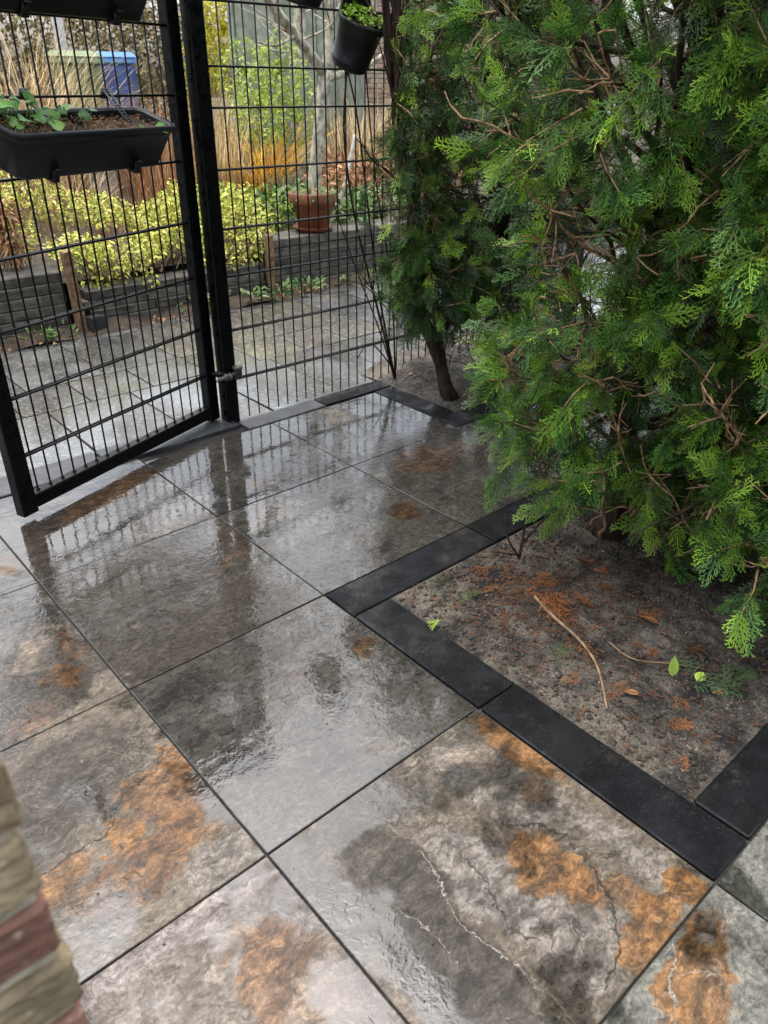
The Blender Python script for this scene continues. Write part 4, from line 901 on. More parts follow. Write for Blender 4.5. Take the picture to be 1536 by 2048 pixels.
# extra bare trunks and stems in the hedge bed
def stem_thing(name, label, cat, lines, mat, group=None):
    o = thing(name, label, cat, tuple(lines[0][0][0]))
    for pts, r_ in lines:
        P = np.array(pts, float); t = np.linspace(0, 1, len(P)); tt = np.linspace(0, 1, len(P) * 3)
        Q = np.c_[[np.interp(tt, t, P[:, k]) for k in range(3)]].T
        for _ in range(2): Q[1:-1] = 0.25 * Q[:-2] + 0.5 * Q[1:-1] + 0.25 * Q[2:]
        b = MB(); b.tube(Q, np.linspace(r_[0], r_[1], len(Q)), 7); b.build('stem', mat, o, smooth=True)
    return o
stem_thing('bare_shrub', 'leafless dark stems rising against the fence mesh left of the leaning thuja', 'shrub',
    [([(1.97, 0.60, 0.0), (1.86, 0.60, 0.35), (1.72, 0.60, 0.75), (1.66, 0.61, 1.1), (1.69, 0.61, 1.34)], (0.006, 0.004)),
     ([(1.97, 0.60, 0.0), (1.88, 0.62, 0.4), (1.80, 0.61, 0.8), (1.74, 0.61, 1.2), (1.68, 0.6, 1.34)], (0.006, 0.003)),
     ([(1.97, 0.60, 0.0), (1.84, 0.58, 0.3), (1.70, 0.59, 0.6), (1.60, 0.6, 0.86)], (0.004, 0.002)),
     ([(1.97, 0.6, 0.05), (1.80, 0.6, 0.25), (1.72, 0.6, 0.16)], (0.004, 0.002)),
     ([(1.97, 0.6, 0.3), (1.78, 0.6, 0.5), (1.64, 0.6, 0.54)], (0.003, 0.0015)),
     ([(1.97, 0.6, 0.35), (1.80, 0.6, 0.48), (1.66, 0.6, 0.66)], (0.003, 0.0015)),
     ([(1.97, 0.6, 0.0), (1.94, 0.6, 0.5), (1.82, 0.6, 0.95), (1.76, 0.6, 1.5)], (0.005, 0.003))], M_darkstem)
stem_thing('dead_tree', 'dark dead trunk rising beside the leaning thuja near the fence', 'tree trunk',
    [([(2.22, 0.50, -0.02), (2.16, 0.52, 0.3), (2.10, 0.52, 0.6), (2.06, 0.54, 1.0)], (0.024, 0.012)), ([(2.18, 0.5, 0.2), (2.30, 0.45, 0.45), (2.36, 0.42, 0.6)], (0.012, 0.006))], M_bark)
lv = MB(); r = np.random.RandomState(77)   # bare twig tangle of the hedge's inside
for k in range(330):
    c = np.array([r.uniform(1.85, 2.7), r.uniform(0.2, 0.6), r.uniform(0.05, 1.5)]); d = rdir(r, 1)[0] * r.uniform(0.05, 0.2); d[2] = abs(d[2])
    lv.tube([c, c + d * 0.5 + rdir(r, 1)[0] * 0.02, c + d], [0.003, 0.0022, 0.0012], 3, cap=False)
tag(lv.build('twig_tangle', M_bark), 'tangle of bare dark twigs inside the hedge by the fence', 'twigs', kind='stuff')

# ------------------------------------------------------------------ retaining wall of stacked slabs, stakes
wall = thing('retaining_wall', 'low retaining wall of stacked weathered concrete slabs behind the path', 'wall', (1.1, 2.45, 0))
sm = {}
def wslab(x0, x1, y, z0, z1, depth=0.25, seed=0):
    me = rough_box('concrete_slab', x1 - x0 - 0.006, depth, z1 - z0 - 0.003, bev=0.005, jit=0.0022, cuts=1, seed=seed)
    rr = random.Random(seed)
    add('concrete_slab', me, wall, ((x0 + x1) / 2 - 1.1, y + depth / 2 - 2.45 + rr.uniform(-.007, .007), (z0 + z1) / 2), (0, 0, rr.uniform(-.006, .006)), M_conc)
sd_ = 0
for k in range(6):       # left section, six courses
    z0 = -0.01 + 0.059 * k; xs = [-2.6, -1.62, -0.62, 0.28, 1.075] if k % 2 == 0 else [-2.6, -1.1, -0.1, 1.08]
    for a, b_ in zip(xs[:-1], xs[1:]): sd_ += 1; wslab(a, b_ - 0.0, 2.415 + 0.004 * k, z0, z0 + 0.059, 0.27 if k == 5 else 0.2, sd_)
for k in range(4):       # middle section
    z0 = -0.012 + 0.056 * k; xs = [1.20, 1.62, 2.44] if k % 2 else [1.17, 2.02, 2.43]
    for a, b_ in zip(xs[:-1], xs[1:]): sd_ += 1; wslab(a, b_, 2.425 + 0.005 * k, z0, z0 + 0.056, 0.27 if k == 3 else 0.2, sd_)
for k in range(6):       # right section
    z0 = -0.01 + 0.060 * k; xs = [2.50, 3.32, 4.3, 5.3, 6.4] if k % 2 else [2.50, 3.62, 4.6, 5.6, 6.4]
    for a, b_ in zip(xs[:-1], xs[1:]): sd_ += 1; wslab(a, b_, 2.445 + 0.004 * k, z0, z0 + 0.060, 0.27 if k == 5 else 0.2, sd_)
def stake(label, x, y, h, lean, w_=0.05):
    o = thing('wooden_stake', label, 'stake', (x, y, 0), 'stakes holding the retaining wall')
    me = rough_box('stake_post', w_, w_, h + 0.1, bev=0.004, jit=0.003, cuts=2, seed=int(x * 10)); add('stake_post', me, o, (lean * h / 2, 0, h / 2 - 0.05), (0, -math.atan(-lean) * 1.0, 0), M_stake)
stake('brown split wooden stake at the step of the slab wall, behind the gate', 1.125, 2.395, 0.455, -0.03)
stake('brown wooden stake at the joint of slab wall sections, behind the fence mesh', 2.465, 2.41, 0.40, 0.0, 0.045)
tag(add('dark_block', rough_box('dark_block', 0.10, 0.07, 0.11, 0.006, 0.004, 1, 4), None, (1.20, 2.37, 0.03), (0, 0, 0.2), M_rubber), 'black plastic block at the foot of the split stake', 'block')

# ------------------------------------------------------------------ leafy plants of the raised garden
def bush(name, label, cat, blobs, n, Ls, W, mat, seed, group=None, stems=M_stick, droop=0.2, part='foliage', shell=0.75, nst=14):
    """blobs: (x, y, z, rx, ry, rz); leaves lie mostly near the blob surfaces, stems run up from the ground"""
    r = np.random.RandomState(seed); x0, y0 = blobs[0][0], blobs[0][1]
    o = thing(name, label, cat, (x0, y0, gz(x0, y0) - 0.02), group)
    vol = np.array([b[3] * b[4] * b[5] for b in blobs]) ** 0.67; vol /= vol.sum()
    pos = []; dirs = []
    for b_, f in zip(blobs, vol):
        k = int(n * f); u = rdir(r, k); rad = shell + (1 - shell) * r.rand(k); lump = 1 + 0.16 * np.sin(u[:, 0] * 7 + b_[0] * 3) * np.sin(u[:, 2] * 6 + u[:, 1] * 5)
        ra = (rad * lump)[:, None]; ra[r.rand(k) < 0.25] *= r.rand()
        pos.append(np.array(b_[:3]) + u * ra * np.array(b_[3:6])); dirs.append(u)
    pos = np.concatenate(pos); dirs = np.concatenate(dirs)
    ok = pos[:, 2] > 0.02 + np.where(pos[:, 1] > 2.6, th(pos[:, 0], pos[:, 1]), 0); pos, dirs = pos[ok], dirs[ok]; k = len(pos)
    tm, tf, te = leaf_geo(1, 1.0, W, 0.3)
    d = dirs * 0.5 + rdir(r, k) * 0.9 + np.array([0, 0, 0.25 - droop]); nn = dirs * 0.6 + np.array([0, -0.2, 0.8]) + rdir(r, k) * 0.6
    b = MB(); scatter(b, tm, tf, te, pos, frames(d, nn), r.uniform(Ls[0], Ls[1], k), r.rand(k))
    tag(b.build(part, mat, o), kind='stuff')
    sb = MB()
    for q in range(nst):
        i = r.randint(k); p = pos[i]; g0 = np.array([p[0] * 0.5 + blobs[0][0] * 0.5 + r.normal() * 0.03, p[1] * 0.4 + blobs[0][1] * 0.6, o.location.z])
        sb.tube([g0, (g0 + p) / 2 + rdir(r, 1)[0] * 0.04, p], [0.005, 0.004, 0.002], 4, cap=False)
    tag(sb.build('stems', stems, o), kind='stuff')
    return o
EU = 'variegated shrubs along the retaining wall'
def clumps(seed, n, x0, x1, y0, y1, zb, extra=()):
    r_ = np.random.RandomState(seed); out_ = []
    for k in range(n):
        x = r_.uniform(x0, x1); y = y0 + (y1 - y0) * (k + 0.5) / n; f = (y - y0) / (y1 - y0); rr_ = r_.uniform(0.085, 0.17)
        out_.append((x, y, zb + 0.10 + 0.26 * f + r_.uniform(-0.05, 0.07), rr_ * r_.uniform(1.0, 1.5), rr_, rr_ * r_.uniform(0.6, 0.95)))
    return out_ + list(extra)
bush('variegated_shrub', 'cream and green variegated shrub spilling over slab wall left of the split stake', 'shrub', clumps(41, 13, 0.55, 1.22, 2.66, 3.05, 0.33, [(0.3, 2.85, 0.5, 0.3, 0.2, 0.2)]), 3300, (0.016, 0.044), 0.5, M_euo, 41, EU, shell=0.6, nst=40)
bush('variegated_shrub', 'broad cream and yellow variegated shrub above the lowest wall section, right of the split stake', 'shrub', clumps(42, 20, 1.22, 2.08, 2.52, 3.05, 0.22, [(1.60, 2.45, 0.20, 0.06, 0.05, 0.08), (1.45, 2.55, 0.25, 0.13, 0.09, 0.08), (1.30, 2.55, 0.24, 0.10, 0.08, 0.09)]), 4300, (0.016, 0.044), 0.5, M_euo, 42, EU, shell=0.6, nst=60)
bush('variegated_shrub', 'variegated shrub hanging over the wall behind the black gate post, left of terracotta pot', 'shrub', clumps(43, 12, 2.0, 2.55, 2.52, 3.0, 0.24, [(2.36, 2.50, 0.28, 0.12, 0.09, 0.11), (2.20, 2.52, 0.26, 0.12, 0.09, 0.09)]), 2900, (0.016, 0.044), 0.5, M_euo, 43, EU, shell=0.6, nst=40)
bush('ground_cover_plant', 'low green leafy plant with broad leaves right of the terracotta pot', 'plant', [(3.45, 2.85, 0.42, 0.30, 0.2, 0.14), (3.9, 2.9, 0.42, 0.35, 0.22, 0.15), (3.1, 3.05, 0.45, 0.3, 0.2, 0.16)], 900, (0.05, 0.085), 0.5, M_ground_leaf, 44)
bush('ground_cover_plant', 'yellow green ground cover around the foot of the pale tree', 'plant', [(2.9, 3.2, 0.42, 0.5, 0.3, 0.16), (2.4, 3.2, 0.45, 0.45, 0.25, 0.16)], 1300, (0.03, 0.06), 0.5, M_shrub, 45)
bush('dead_fern', 'dead rusty brown fern clump behind the pale tree foot', 'plant', [(4.1, 3.70, 0.50, 0.35, 0.25, 0.22), (4.5, 3.5, 0.5, 0.4, 0.25, 0.22), (4.9, 3.4, 0.45, 0.4, 0.25, 0.2)], 1500, (0.05, 0.10), 0.35, M_brown, 46)
bush('green_shrub', 'fresh green shrub standing in front of the grey green shed', 'shrub', [(3.95, 4.65, 1.12, 0.30, 0.28, 0.34), (4.20, 4.72, 1.38, 0.26, 0.25, 0.26), (4.02, 5.0, 1.36, 0.28, 0.25, 0.28), (3.82, 4.5, 0.95, 0.26, 0.25, 0.28), (4.28, 4.55, 1.05, 0.24, 0.22, 0.34)], 3600, (0.03, 0.06), 0.42, M_shrub, 47)
bush('yellow_hedge', 'bright yellow leaved hedge left of the shed corner', 'hedge', [(5.40, 7.60, 1.82, 0.34, 0.35, 0.34), (5.20, 7.65, 1.50, 0.34, 0.35, 0.34), (5.50, 8.0, 2.1, 0.4, 0.35, 0.35), (5.1, 7.7, 1.0, 0.36, 0.3, 0.45)], 3200, (0.04, 0.075), 0.5, M_yellow, 48)
bush('ivy_hedge', 'dull brown green ivy covered hedge behind the two bins', 'hedge', [(4.3, 11.2, 1.5, 0.8, 0.5, 1.0), (4.9, 10.8, 1.6, 0.8, 0.5, 1.1), (5.5, 10.5, 1.5, 0.8, 0.5, 1.0), (6.1, 10.2, 1.6, 0.8, 0.5, 1.1), (5.4, 11.1, 2.4, 0.9, 0.5, 0.7), (3.5, 11.6, 1.8, 1.0, 0.5, 1.2), (6.5, 9.9, 1.9, 0.6, 0.5, 0.9)], 9000, (0.07, 0.12), 0.55, M_ivy, 49, nst=90)
bush('dead_plant_clump', 'withered brown hanging plant over the slab wall at the far left edge', 'plant', [(0.90, 2.62, 0.54, 0.06, 0.05, 0.15), (0.87, 2.64, 0.66, 0.08, 0.06, 0.07)], 420, (0.04, 0.09), 0.2, M_brown, 50, droop=0.9)

def blades(name, label, cat, clumps, mat, seed, segs=5, group=None, part='blades'):
    """clumps: (x, y, n, length range, spread, lean, width)"""
    r = np.random.RandomState(seed); c0 = clumps[0]; o = thing(name, label, cat, (c0[0], c0[1], gz(c0[0], c0[1]) if c0[1] > 2.6 else 0.0), group); b = MB()
    for (x, y, n, L0, L1, sp_, lean, w_) in clumps:
        for k in range(n):
            az = r.uniform(0, 2 * PI); rd = sp_ * math.sqrt(r.rand()); p = np.array([x + rd * math.cos(az), y + rd * math.sin(az), 0]); p[2] = (gz(p[0], p[1]) if y > 2.6 else 0.0) - 0.02
            Ln = r.uniform(L0, L1); a2 = az + r.normal() * 0.7; out = np.array([math.cos(a2), math.sin(a2), 0]); cv = lean * r.uniform(0.4, 1.3)
            t = np.linspace(0, 1, segs + 1)[:, None]
            C = p + out * (Ln * cv * t ** 1.8) + np.array([0, 0, 1]) * (Ln * (t - 0.35 * cv * t ** 2.6))
            wv_ = np.array([-math.sin(a2), math.cos(a2), 0]) * w_; wd = (1 - t) ** 0.6 * np.ones_like(t)
            V = np.stack([C - wv_ * wd, C + wv_ * wd], 1).reshape(-1, 3)
            b.add(V, [(2 * i, 2 * i + 1, 2 * i + 3, 2 * i + 2) for i in range(segs)], edge=np.repeat(t.ravel(), 2), rnd=r.rand())
    tag(b.build(part, mat, o), kind='stuff'); return o
blades('ornamental_grass', 'orange and golden ornamental grass clump arching in front of the green shrub', 'grass', [(3.50, 4.05, 130, 0.45, 0.85, 0.13, 0.95, 0.005), (3.80, 4.28, 110, 0.5, 1.0, 0.13, 0.9, 0.005), (3.25, 3.95, 80, 0.35, 0.65, 0.14, 0.95, 0.004)], M_orangegrass, 61)
blades('sedge_clump', 'dark green grassy clump beside the foot of the pale tree', 'grass', [(3.45, 3.52, 150, 0.28, 0.5, 0.10, 0.7, 0.006)], M_darkgrass, 62)
blades('dry_perennial', 'straw coloured dry stems standing left of the orange grass', 'plant', [(3.05, 4.0, 170, 0.5, 0.95, 0.22, 0.25, 0.004), (3.7, 5.2, 160, 0.6, 1.2, 0.3, 0.25, 0.004), (3.4, 4.7, 120, 0.5, 1.0, 0.25, 0.25, 0.004)], M_drystem, 63)
blades('dry_perennial', 'tall beige reeds and canes crowding left of the green bin', 'plant', [(1.75, 4.5, 170, 0.5, 1.4, 0.30, 0.75, 0.004), (2.1, 5.15, 170, 0.6, 1.5, 0.30, 0.8, 0.004), (2.05, 5.8, 220, 0.6, 1.8, 0.45, 0.7, 0.005), (2.7, 6.8, 170, 0.6, 1.9, 0.40, 0.7, 0.005), (1.5, 5.0, 200, 0.6, 1.7, 0.4, 0.7, 0.004), (1.7, 3.9, 110, 0.4, 0.8, 0.25, 0.8, 0.003), (2.4, 5.9, 90, 0.5, 1.0, 0.25, 0.8, 0.004), (3.0, 6.6, 90, 0.5, 1.0, 0.3, 0.8, 0.004)], M_drystem, 64)
blades('dry_perennial', 'red brown withered stems between the blue bin and the gate post', 'plant', [(2.62, 4.25, 240, 0.5, 1.05, 0.26, 0.22, 0.004), (2.38, 3.55, 170, 0.4, 0.85, 0.22, 0.3, 0.004), (2.9, 5.0, 200, 0.5, 1.1, 0.28, 0.25, 0.004), (2.0, 3.5, 100, 0.25, 0.5, 0.25, 0.4, 0.004)], M_brown, 65)
blades('dry_perennial', 'pale orange withered stems at the foot of the pinkish brick wall', 'plant', [(4.9, 4.5, 260, 0.4, 0.9, 0.35, 0.35, 0.005), (5.3, 4.35, 220, 0.4, 0.9, 0.4, 0.35, 0.005), (5.8, 5.2, 240, 0.5, 1.1, 0.5, 0.35, 0.005), (4.6, 4.0, 140, 0.3, 0.7, 0.3, 0.4, 0.004)], M_drystem, 66)
# weeds along the foot of the wall
def weed(label, spots, seed):
    r = np.random.RandomState(seed); o = thing('weed_clump', label, 'plant', (spots[0][0], spots[0][1], -0.01))
    tm, tf, te = leaf_geo(1, 1, 0.35, 0.2); b = MB()
    for (x, y, n, rad) in spots:
        th2 = r.uniform(0, 2 * PI, n); rr_ = rad * np.sqrt(r.rand(n)); p = np.c_[x + rr_ * np.cos(th2), y + 0.5 * rr_ * np.sin(th2), r.uniform(-0.01, 0.07, n)]
        d = np.c_[np.cos(th2), np.sin(th2), r.uniform(0.1, 1.2, n)] + rdir(r, n) * 0.4
        scatter(b, tm, tf, te, p, frames(d, np.tile([0, -0.3, 1.0], (n, 1)) + rdir(r, n) * 0.4), r.uniform(0.03, 0.075, n), r.rand(n))
    tag(b.build('foliage', M_ground_leaf, o), kind='stuff')
weed('strappy green weeds at the wall foot just left of the black post', [(1.95, 2.36, 60, 0.12), (1.85, 2.38, 30, 0.1)], 71)
weed('small ivy like weeds at the wall foot below the terracotta pot', [(2.45, 2.33, 70, 0.13), (2.7, 2.36, 60, 0.15), (2.25, 2.34, 30, 0.08)], 72)
weed('weeds with yellowed leaves at the wall foot near the hedge', [(3.2, 2.38, 40, 0.16), (3.5, 2.40, 40, 0.15)], 73)
weed('sparse grass tuft at the left foot of the slab wall', [(0.85, 2.34, 26, 0.10), (1.0, 2.35, 16, 0.1)], 74)
ll = MB(); r = np.random.RandomState(75); tm, tf, te = leaf_geo(1, 1, 0.6, 0.3); n = 130
pp_ = np.c_[r.uniform(-0.5, 4.5, n), 2.39 - np.abs(r.normal(size=n)) * 0.05, np.full(n, -0.004) + 0.015 * r.rand(n)]
scatter(ll, tm, tf, te, pp_, frames(rdir(r, n) * np.array([1, 1, 0.25]), np.tile([0, 0, 1.0], (n, 1)) + rdir(r, n) * 0.3), r.uniform(0.02, 0.05, n), r.rand(n))
tag(ll.build('leaf_litter', M_brown), 'small brown fallen leaves along the foot of the slab wall', 'leaf litter', kind='stuff')
strip_ = soil_sheet('wall_foot_soil', -2.6, 5.0, 2.30, 2.45, 120, 8, lambda X, Y: -0.012 + 0.05 * np.clip((Y - 2.30 - 0.03 * np.sin(X * 5) - 0.02 * np.sin(X * 13)) / 0.13, -0.2, 1), M_earth)

# ------------------------------------------------------------------ terracotta pot
tp = thing('terracotta_pot', 'terracotta flower pot with thick rim standing in a saucer on the slab wall', 'plant pot', (2.98, 2.60, 0.352))
b = MB(); b.lathe([(0.0, 0.018), (0.098, 0.018), (0.104, 0.022), (0.148, 0.190), (0.166, 0.192), (0.170, 0.197), (0.175, 0.252), (0.171, 0.258), (0.160, 0.258), (0.152, 0.225), (0.0, 0.222)], 40); b.build('pot_body', M_terra, tp, smooth=True, local=True)
b = MB(); b.lathe([(0.0, 0.0), (0.120, 0.0), (0.146, 0.026), (0.150, 0.030), (0.144, 0.031), (0.120, 0.008), (0.0, 0.008)], 40); b.build('saucer', M_terra, tp, smooth=True, local=True)
b = MB(); b.lathe([(0.153, 0.228), (0.08, 0.236), (0.0, 0.238)], 20); b.build('pot_soil', M_potsoil, tp, local=True)
r = np.random.RandomState(81); b = MB(); n = 230; th2 = r.uniform(0, 2 * PI, n); rr_ = 0.175 * np.sqrt(r.rand(n))
p_ = np.c_[2.98 + rr_ * np.cos(th2), 2.60 + rr_ * np.sin(th2), 0.60 + 0.03 * r.rand(n) - 0.10 * np.clip(rr_ - 0.155, 0, 1) / 0.02 * r.rand(n)]
tm, tf, te = leaf_geo(1, 1, 0.5, 0.2); d = np.c_[np.cos(th2), np.sin(th2), r.uniform(-0.5, 0.8, n)] + rdir(r, n) * 0.5
scatter(b, tm, tf, te, p_, frames(d, np.tile([0, -0.2, 1.0], (n, 1)) + rdir(r, n) * 0.4), r.uniform(0.018, 0.035, n), r.rand(n))
for k in range(14):
    a = r.uniform(PI * 0.9, PI * 2.0); e = np.array([2.98 + 0.178 * math.cos(a), 2.60 + 0.178 * math.sin(a), 0.612]); b.tube([e * [1, 1, 1] - [0.03 * math.cos(a), 0.03 * math.sin(a), -0.01], e, e + [0.012 * math.cos(a), 0.012 * math.sin(a), -r.uniform(0.02, 0.08)]], 0.0015, 3, cap=False, edge=0.9, rnd=0.9)
tag(b.build('pot_plant', M_ground_leaf), 'low straggly plant trailing over the rim of the terracotta pot', 'plant', kind='stuff')

# ------------------------------------------------------------------ trees behind
def tree(label, lines, mat, name='bare_tree'):
    o = thing(name, label, 'tree', tuple(lines[0][0][0]))
    for i, (pts, r0, r1) in enumerate(lines):
        P = np.array(pts, float); t = np.linspace(0, 1, len(P)); tt = np.linspace(0, 1, 14)
        Q = np.c_[[np.interp(tt, t, P[:, k]) for k in range(3)]].T
        for _ in range(2): Q[1:-1] = 0.25 * Q[:-2] + 0.5 * Q[1:-1] + 0.25 * Q[2:]
        b = MB(); b.tube(Q, np.linspace(r0, r1, 14), 10); b.build('trunk' if i == 0 else 'limb', mat, o, smooth=True)
    return o
rr = np.random.RandomState(91)
main = [([(3.50, 3.30, 0.20), (3.52, 3.30, 0.6), (3.60, 3.30, 1.0), (3.66, 3.30, 1.36)], 0.058, 0.050),
        ([(3.66, 3.30, 1.33), (3.42, 3.28, 1.55), (3.20, 3.28, 1.72), (2.98, 3.24, 1.95), (2.7, 3.2, 2.4), (2.5, 3.1, 3.0)], 0.042, 0.017),
        ([(3.66, 3.30, 1.33), (3.74, 3.33, 1.6), (3.80, 3.36, 2.0), (3.86, 3.4, 2.6), (3.8, 3.5, 3.4)], 0.042, 0.017),
        ([(3.66, 3.30, 1.30), (3.90, 3.22, 1.37), (4.05, 3.18, 1.42), (4.3, 3.1, 1.6)], 0.03, 0.012),
        ([(3.78, 3.34, 1.75), (3.95, 3.3, 1.78), (4.15, 3.3, 1.75)], 0.02, 0.012),
        ([(3.38, 3.28, 1.58), (3.15, 3.2, 1.50), (2.95, 3.15, 1.52)], 0.014, 0.005),
        ([(3.45, 3.28, 1.54), (3.46, 3.28, 1.75), (3.48, 3.3, 2.1)], 0.018, 0.012),
        ([(3.0, 3.25, 1.93), (2.75, 3.2, 1.88), (2.5, 3.1, 1.98)], 0.012, 0.004)]
for k in range(26):
    base = np.array(main[1 + k % 2][0][rr.randint(1, 5)]) + rr.normal(size=3) * 0.02; d = rdir(rr, 1)[0]; d[2] = abs(d[2]) * 0.8 + 0.1; Ln = rr.uniform(0.25, 0.8)
    main.append(([base, base + d * Ln * 0.5 + rr.normal(size=3) * 0.05, base + d * Ln + np.array([0, 0, 0.08])], 0.010, 0.003))
tree('pale barked leafless tree forking low, standing behind the terracotta pot', main, M_palebark)
t2 = [([(4.43, 4.80, 0.25), (4.46, 4.85, 1.0), (4.70, 5.05, 1.8), (4.75, 5.2, 3.2)], 0.05, 0.03)]
for k in range(16):
    z = rr.uniform(1.4, 3.1); d = rdir(rr, 1)[0]; d[2] = abs(d[2]); b0 = np.array([4.71, 5.1, z]); t2.append(([b0, b0 + d * 0.35 + rr.normal(size=3) * 0.03, b0 + d * 0.7], 0.012, 0.003))
tree('thin spotted grey trunk standing between the pale tree and the shed', t2, M_palebark, 'thin_tree')
t3 = [([(4.21, 9.78, 0.4), (4.2, 9.78, 1.6), (4.15, 9.7, 3.5), (3.9, 9.4, 6.5), (3.7, 9.2, 10.2)], 0.085, 0.03)]
for k in range(26):
    z = rr.uniform(5.0, 9.8); az = rr.uniform(0, 6.3); d = np.array([math.cos(az), math.sin(az), rr.uniform(0.0, 0.5)]); b0 = np.array([np.interp(z, [3.5, 6.5, 10.2], [4.15, 3.9, 3.7]), np.interp(z, [3.5, 6.5, 10.2], [9.7, 9.4, 9.2]), z]); Ln = rr.uniform(1.4, 3.2)
    t3.append(([b0, b0 + d * Ln * 0.5 + np.array([0, 0, 0.2]), b0 + d * Ln - np.array([0, 0, 0.25])], 0.03, 0.006))
birch = tree('white barked birch trunk rising behind the green bin', t3, M_whitebark, 'birch_tree')
cb = MB(); n = 5200; u_ = rdir(rr, n); rad_ = rr.rand(n) ** 0.45; lump_ = 1 + 0.25 * np.sin(u_[:, 0] * 9) * np.sin(u_[:, 2] * 8 + 1)  # crown out of view, added to block sky from the tile reflections
pc_ = np.array([3.6, 9.1, 8.5]) + u_ * (rad_ * lump_)[:, None] * np.array([3.4, 2.0, 2.3]); tm, tf, te = leaf_geo(1, 1, 0.6, 0.2)
scatter(cb, tm, tf, te, pc_, frames(rdir(rr, n) - np.array([0, 0, 0.6]), rdir(rr, n)), rr.uniform(0.12, 0.26, n), rr.rand(n)); tag(cb.build('added_crown', M_ivy, birch), kind='stuff')
t4 = [([(3.9, 3.55, 0.25), (4.02, 3.5, 0.55), (4.10, 3.48, 0.9)], 0.022, 0.012)]
tree('short leaning whitish trunk right of the pale tree', t4, M_whitebark, 'young_birch')

# ------------------------------------------------------------------ bins
def bin_(label, c, rz, body, lid):
    o = thing('wheelie_bin', label, 'bin', c, 'wheelie bins in the garden', rot=(0, 0, rz))
    def frust(name, a0, a1, b0, b1, z0, z1, mat, bev=0.015):
        me = rough_box(name, 1, 1, 1, 0); 
        for v in me.vertices:
            x, y, z = v.co; f = z + 0.5
            v.co = (x * (a0 + (a1 - a0) * f), y * (b0 + (b1 - b0) * f), z0 + (z1 - z0) * f)
        bm = bmesh.new(); bm.from_mesh(me); bmesh.ops.bevel(bm, geom=bm.edges[:], offset=bev, segments=2, affect='EDGES'); bm.to_mesh(me); bm.free()
        return add(name, me, o, (0, 0, 0), None, mat)
    frust('bin_body', 0.44, 0.54, 0.46, 0.62, 0.06, 0.93, body, 0.03)
    frust('bin_rim', 0.585, 0.585, 0.67, 0.67, 0.932, 0.985, lid, 0.01)
    frust('bin_lid', 0.60, 0.50, 0.70, 0.56, 0.988, 1.06, lid, 0.02)
    b = MB(); b.tube([(-0.22, 0.36, 0.99), (0.22, 0.36, 0.99)], 0.016, 8); b.build('bin_handle', lid, o, local=True)
    for sx in (-0.25, 0.25):
        b = MB(); b.tube([(sx - 0.025, 0.25, 0.10), (sx + 0.025, 0.25, 0.10)], 0.10, 18); b.build('wheel', M_rubber, o, local=True)
    for sx in (-0.15, 0.15):
        b = MB(); b.box(sx - 0.012, sx + 0.012, -0.335, -0.30, 0.72, 0.93); b.build('rib', body, o, local=True)
bin_('faded green wheelie bin with pale green lid standing in the overgrown garden', (3.73, 8.25, 0.50), -0.52, M_greenplastic, M_greenlid)
bin_('blue wheelie bin half hidden behind the green bin', (4.52, 8.95, 0.52), -0.42, M_blueplastic, M_bluelid)

# ------------------------------------------------------------------ shed and brick house
sh = thing('garden_shed', 'grey green timber shed with vertical boards behind the green shrub', 'shed', (5.265, 6.075, 0.30))
sa = -1.033
for k in range(10):
    me = rough_box('plank', 0.118, 0.022, 2.15, 0.003); off = (k - 4.5) * 0.122
    add('plank', me, sh, (off * math.cos(sa), off * math.sin(sa) + (0.004 if k % 2 else -0.004), 1.075), (0, 0, sa), M_plank)
me = rough_box('shed_wall', 1.2, 0.9, 2.1, 0.01); add('shed_wall', me, sh, (0.47 * math.sin(-sa), 0.47 * math.cos(sa), 1.05), (0, 0, sa), M_plank)
me = rough_box('corner_post', 0.07, 0.07, 2.16, 0.004); add('corner_post', me, sh, (-5.35 * 0.122 * math.cos(sa), -5.35 * 0.122 * math.sin(sa), 1.08), (0, 0, sa), M_plank)
me = rough_box('shed_roof', 1.5, 1.2, 0.07, 0.01); add('shed_roof', me, sh, (0.47 * math.sin(-sa), 0.47 * math.cos(sa), 2.22), (0.0, 0, sa), M_rubber)

hx, hy, ha = 8.2, 7.1, -0.95
hs_ = thing('brick_wall', 'pinkish buff brick wall with pale mortar at the garden back, right of the pale tree', 'brick wall', (hx, hy, 0.2), rot=(0, 0, ha))
me = rough_box('mortar_wall', 5.0, 0.3, 2.6, 0.0); add('mortar_wall', me, hs_, (0, 0.158, 1.3), None, M_mortar)
me = rough_box('wall_coping', 5.06, 0.36, 0.06, 0.006); add('wall_coping', me, hs_, (0, 0.15, 2.632), None, M_conc)
bm1 = rough_box('brick', 0.205, 0.03, 0.052, 0.003, 0.0012, 0, 1); bm1.materials.append(M_brick_far)
bm2 = rough_box('brick', 0.205, 0.03, 0.052, 0.003, 0.0012, 0, 2); bm2.materials.append(M_brick_far2)
bm3 = rough_box('half_brick', 0.097, 0.03, 0.052, 0.003, 0.0012, 0, 3); bm3.materials.append(M_brick_far)
allb = []
rz = rotz(ha)
for row in range(41):
    z = 0.03 + row * 0.0625
    for k in range(-11, 12):
        x = k * 0.217 + (0.1085 if row % 2 else 0)
        wpt = rz @ np.array([x, 0, z]) + np.array([hx, hy, 0.2]); allb.append((x, z, wpt))
W_pts = np.array([a[2] for a in allb]); bx, by, bd = proj(W_pts)
inv = (bx > 600) & (bx < 1000) & (by > -20) & (by < 420)
order = np.argsort(np.where(inv, np.abs(bx - 740), 1e6)); sel = set(order[:min(300, int(inv.sum()))].tolist())
rest1 = MB(); tb_ = np.array([v.co[:] for v in bm1.vertices]); fb_ = [tuple(p_.vertices) for p_ in bm1.polygons]
q4 = [f for f in fb_ if len(f) == 4]; q3 = [f for f in fb_ if len(f) == 3]
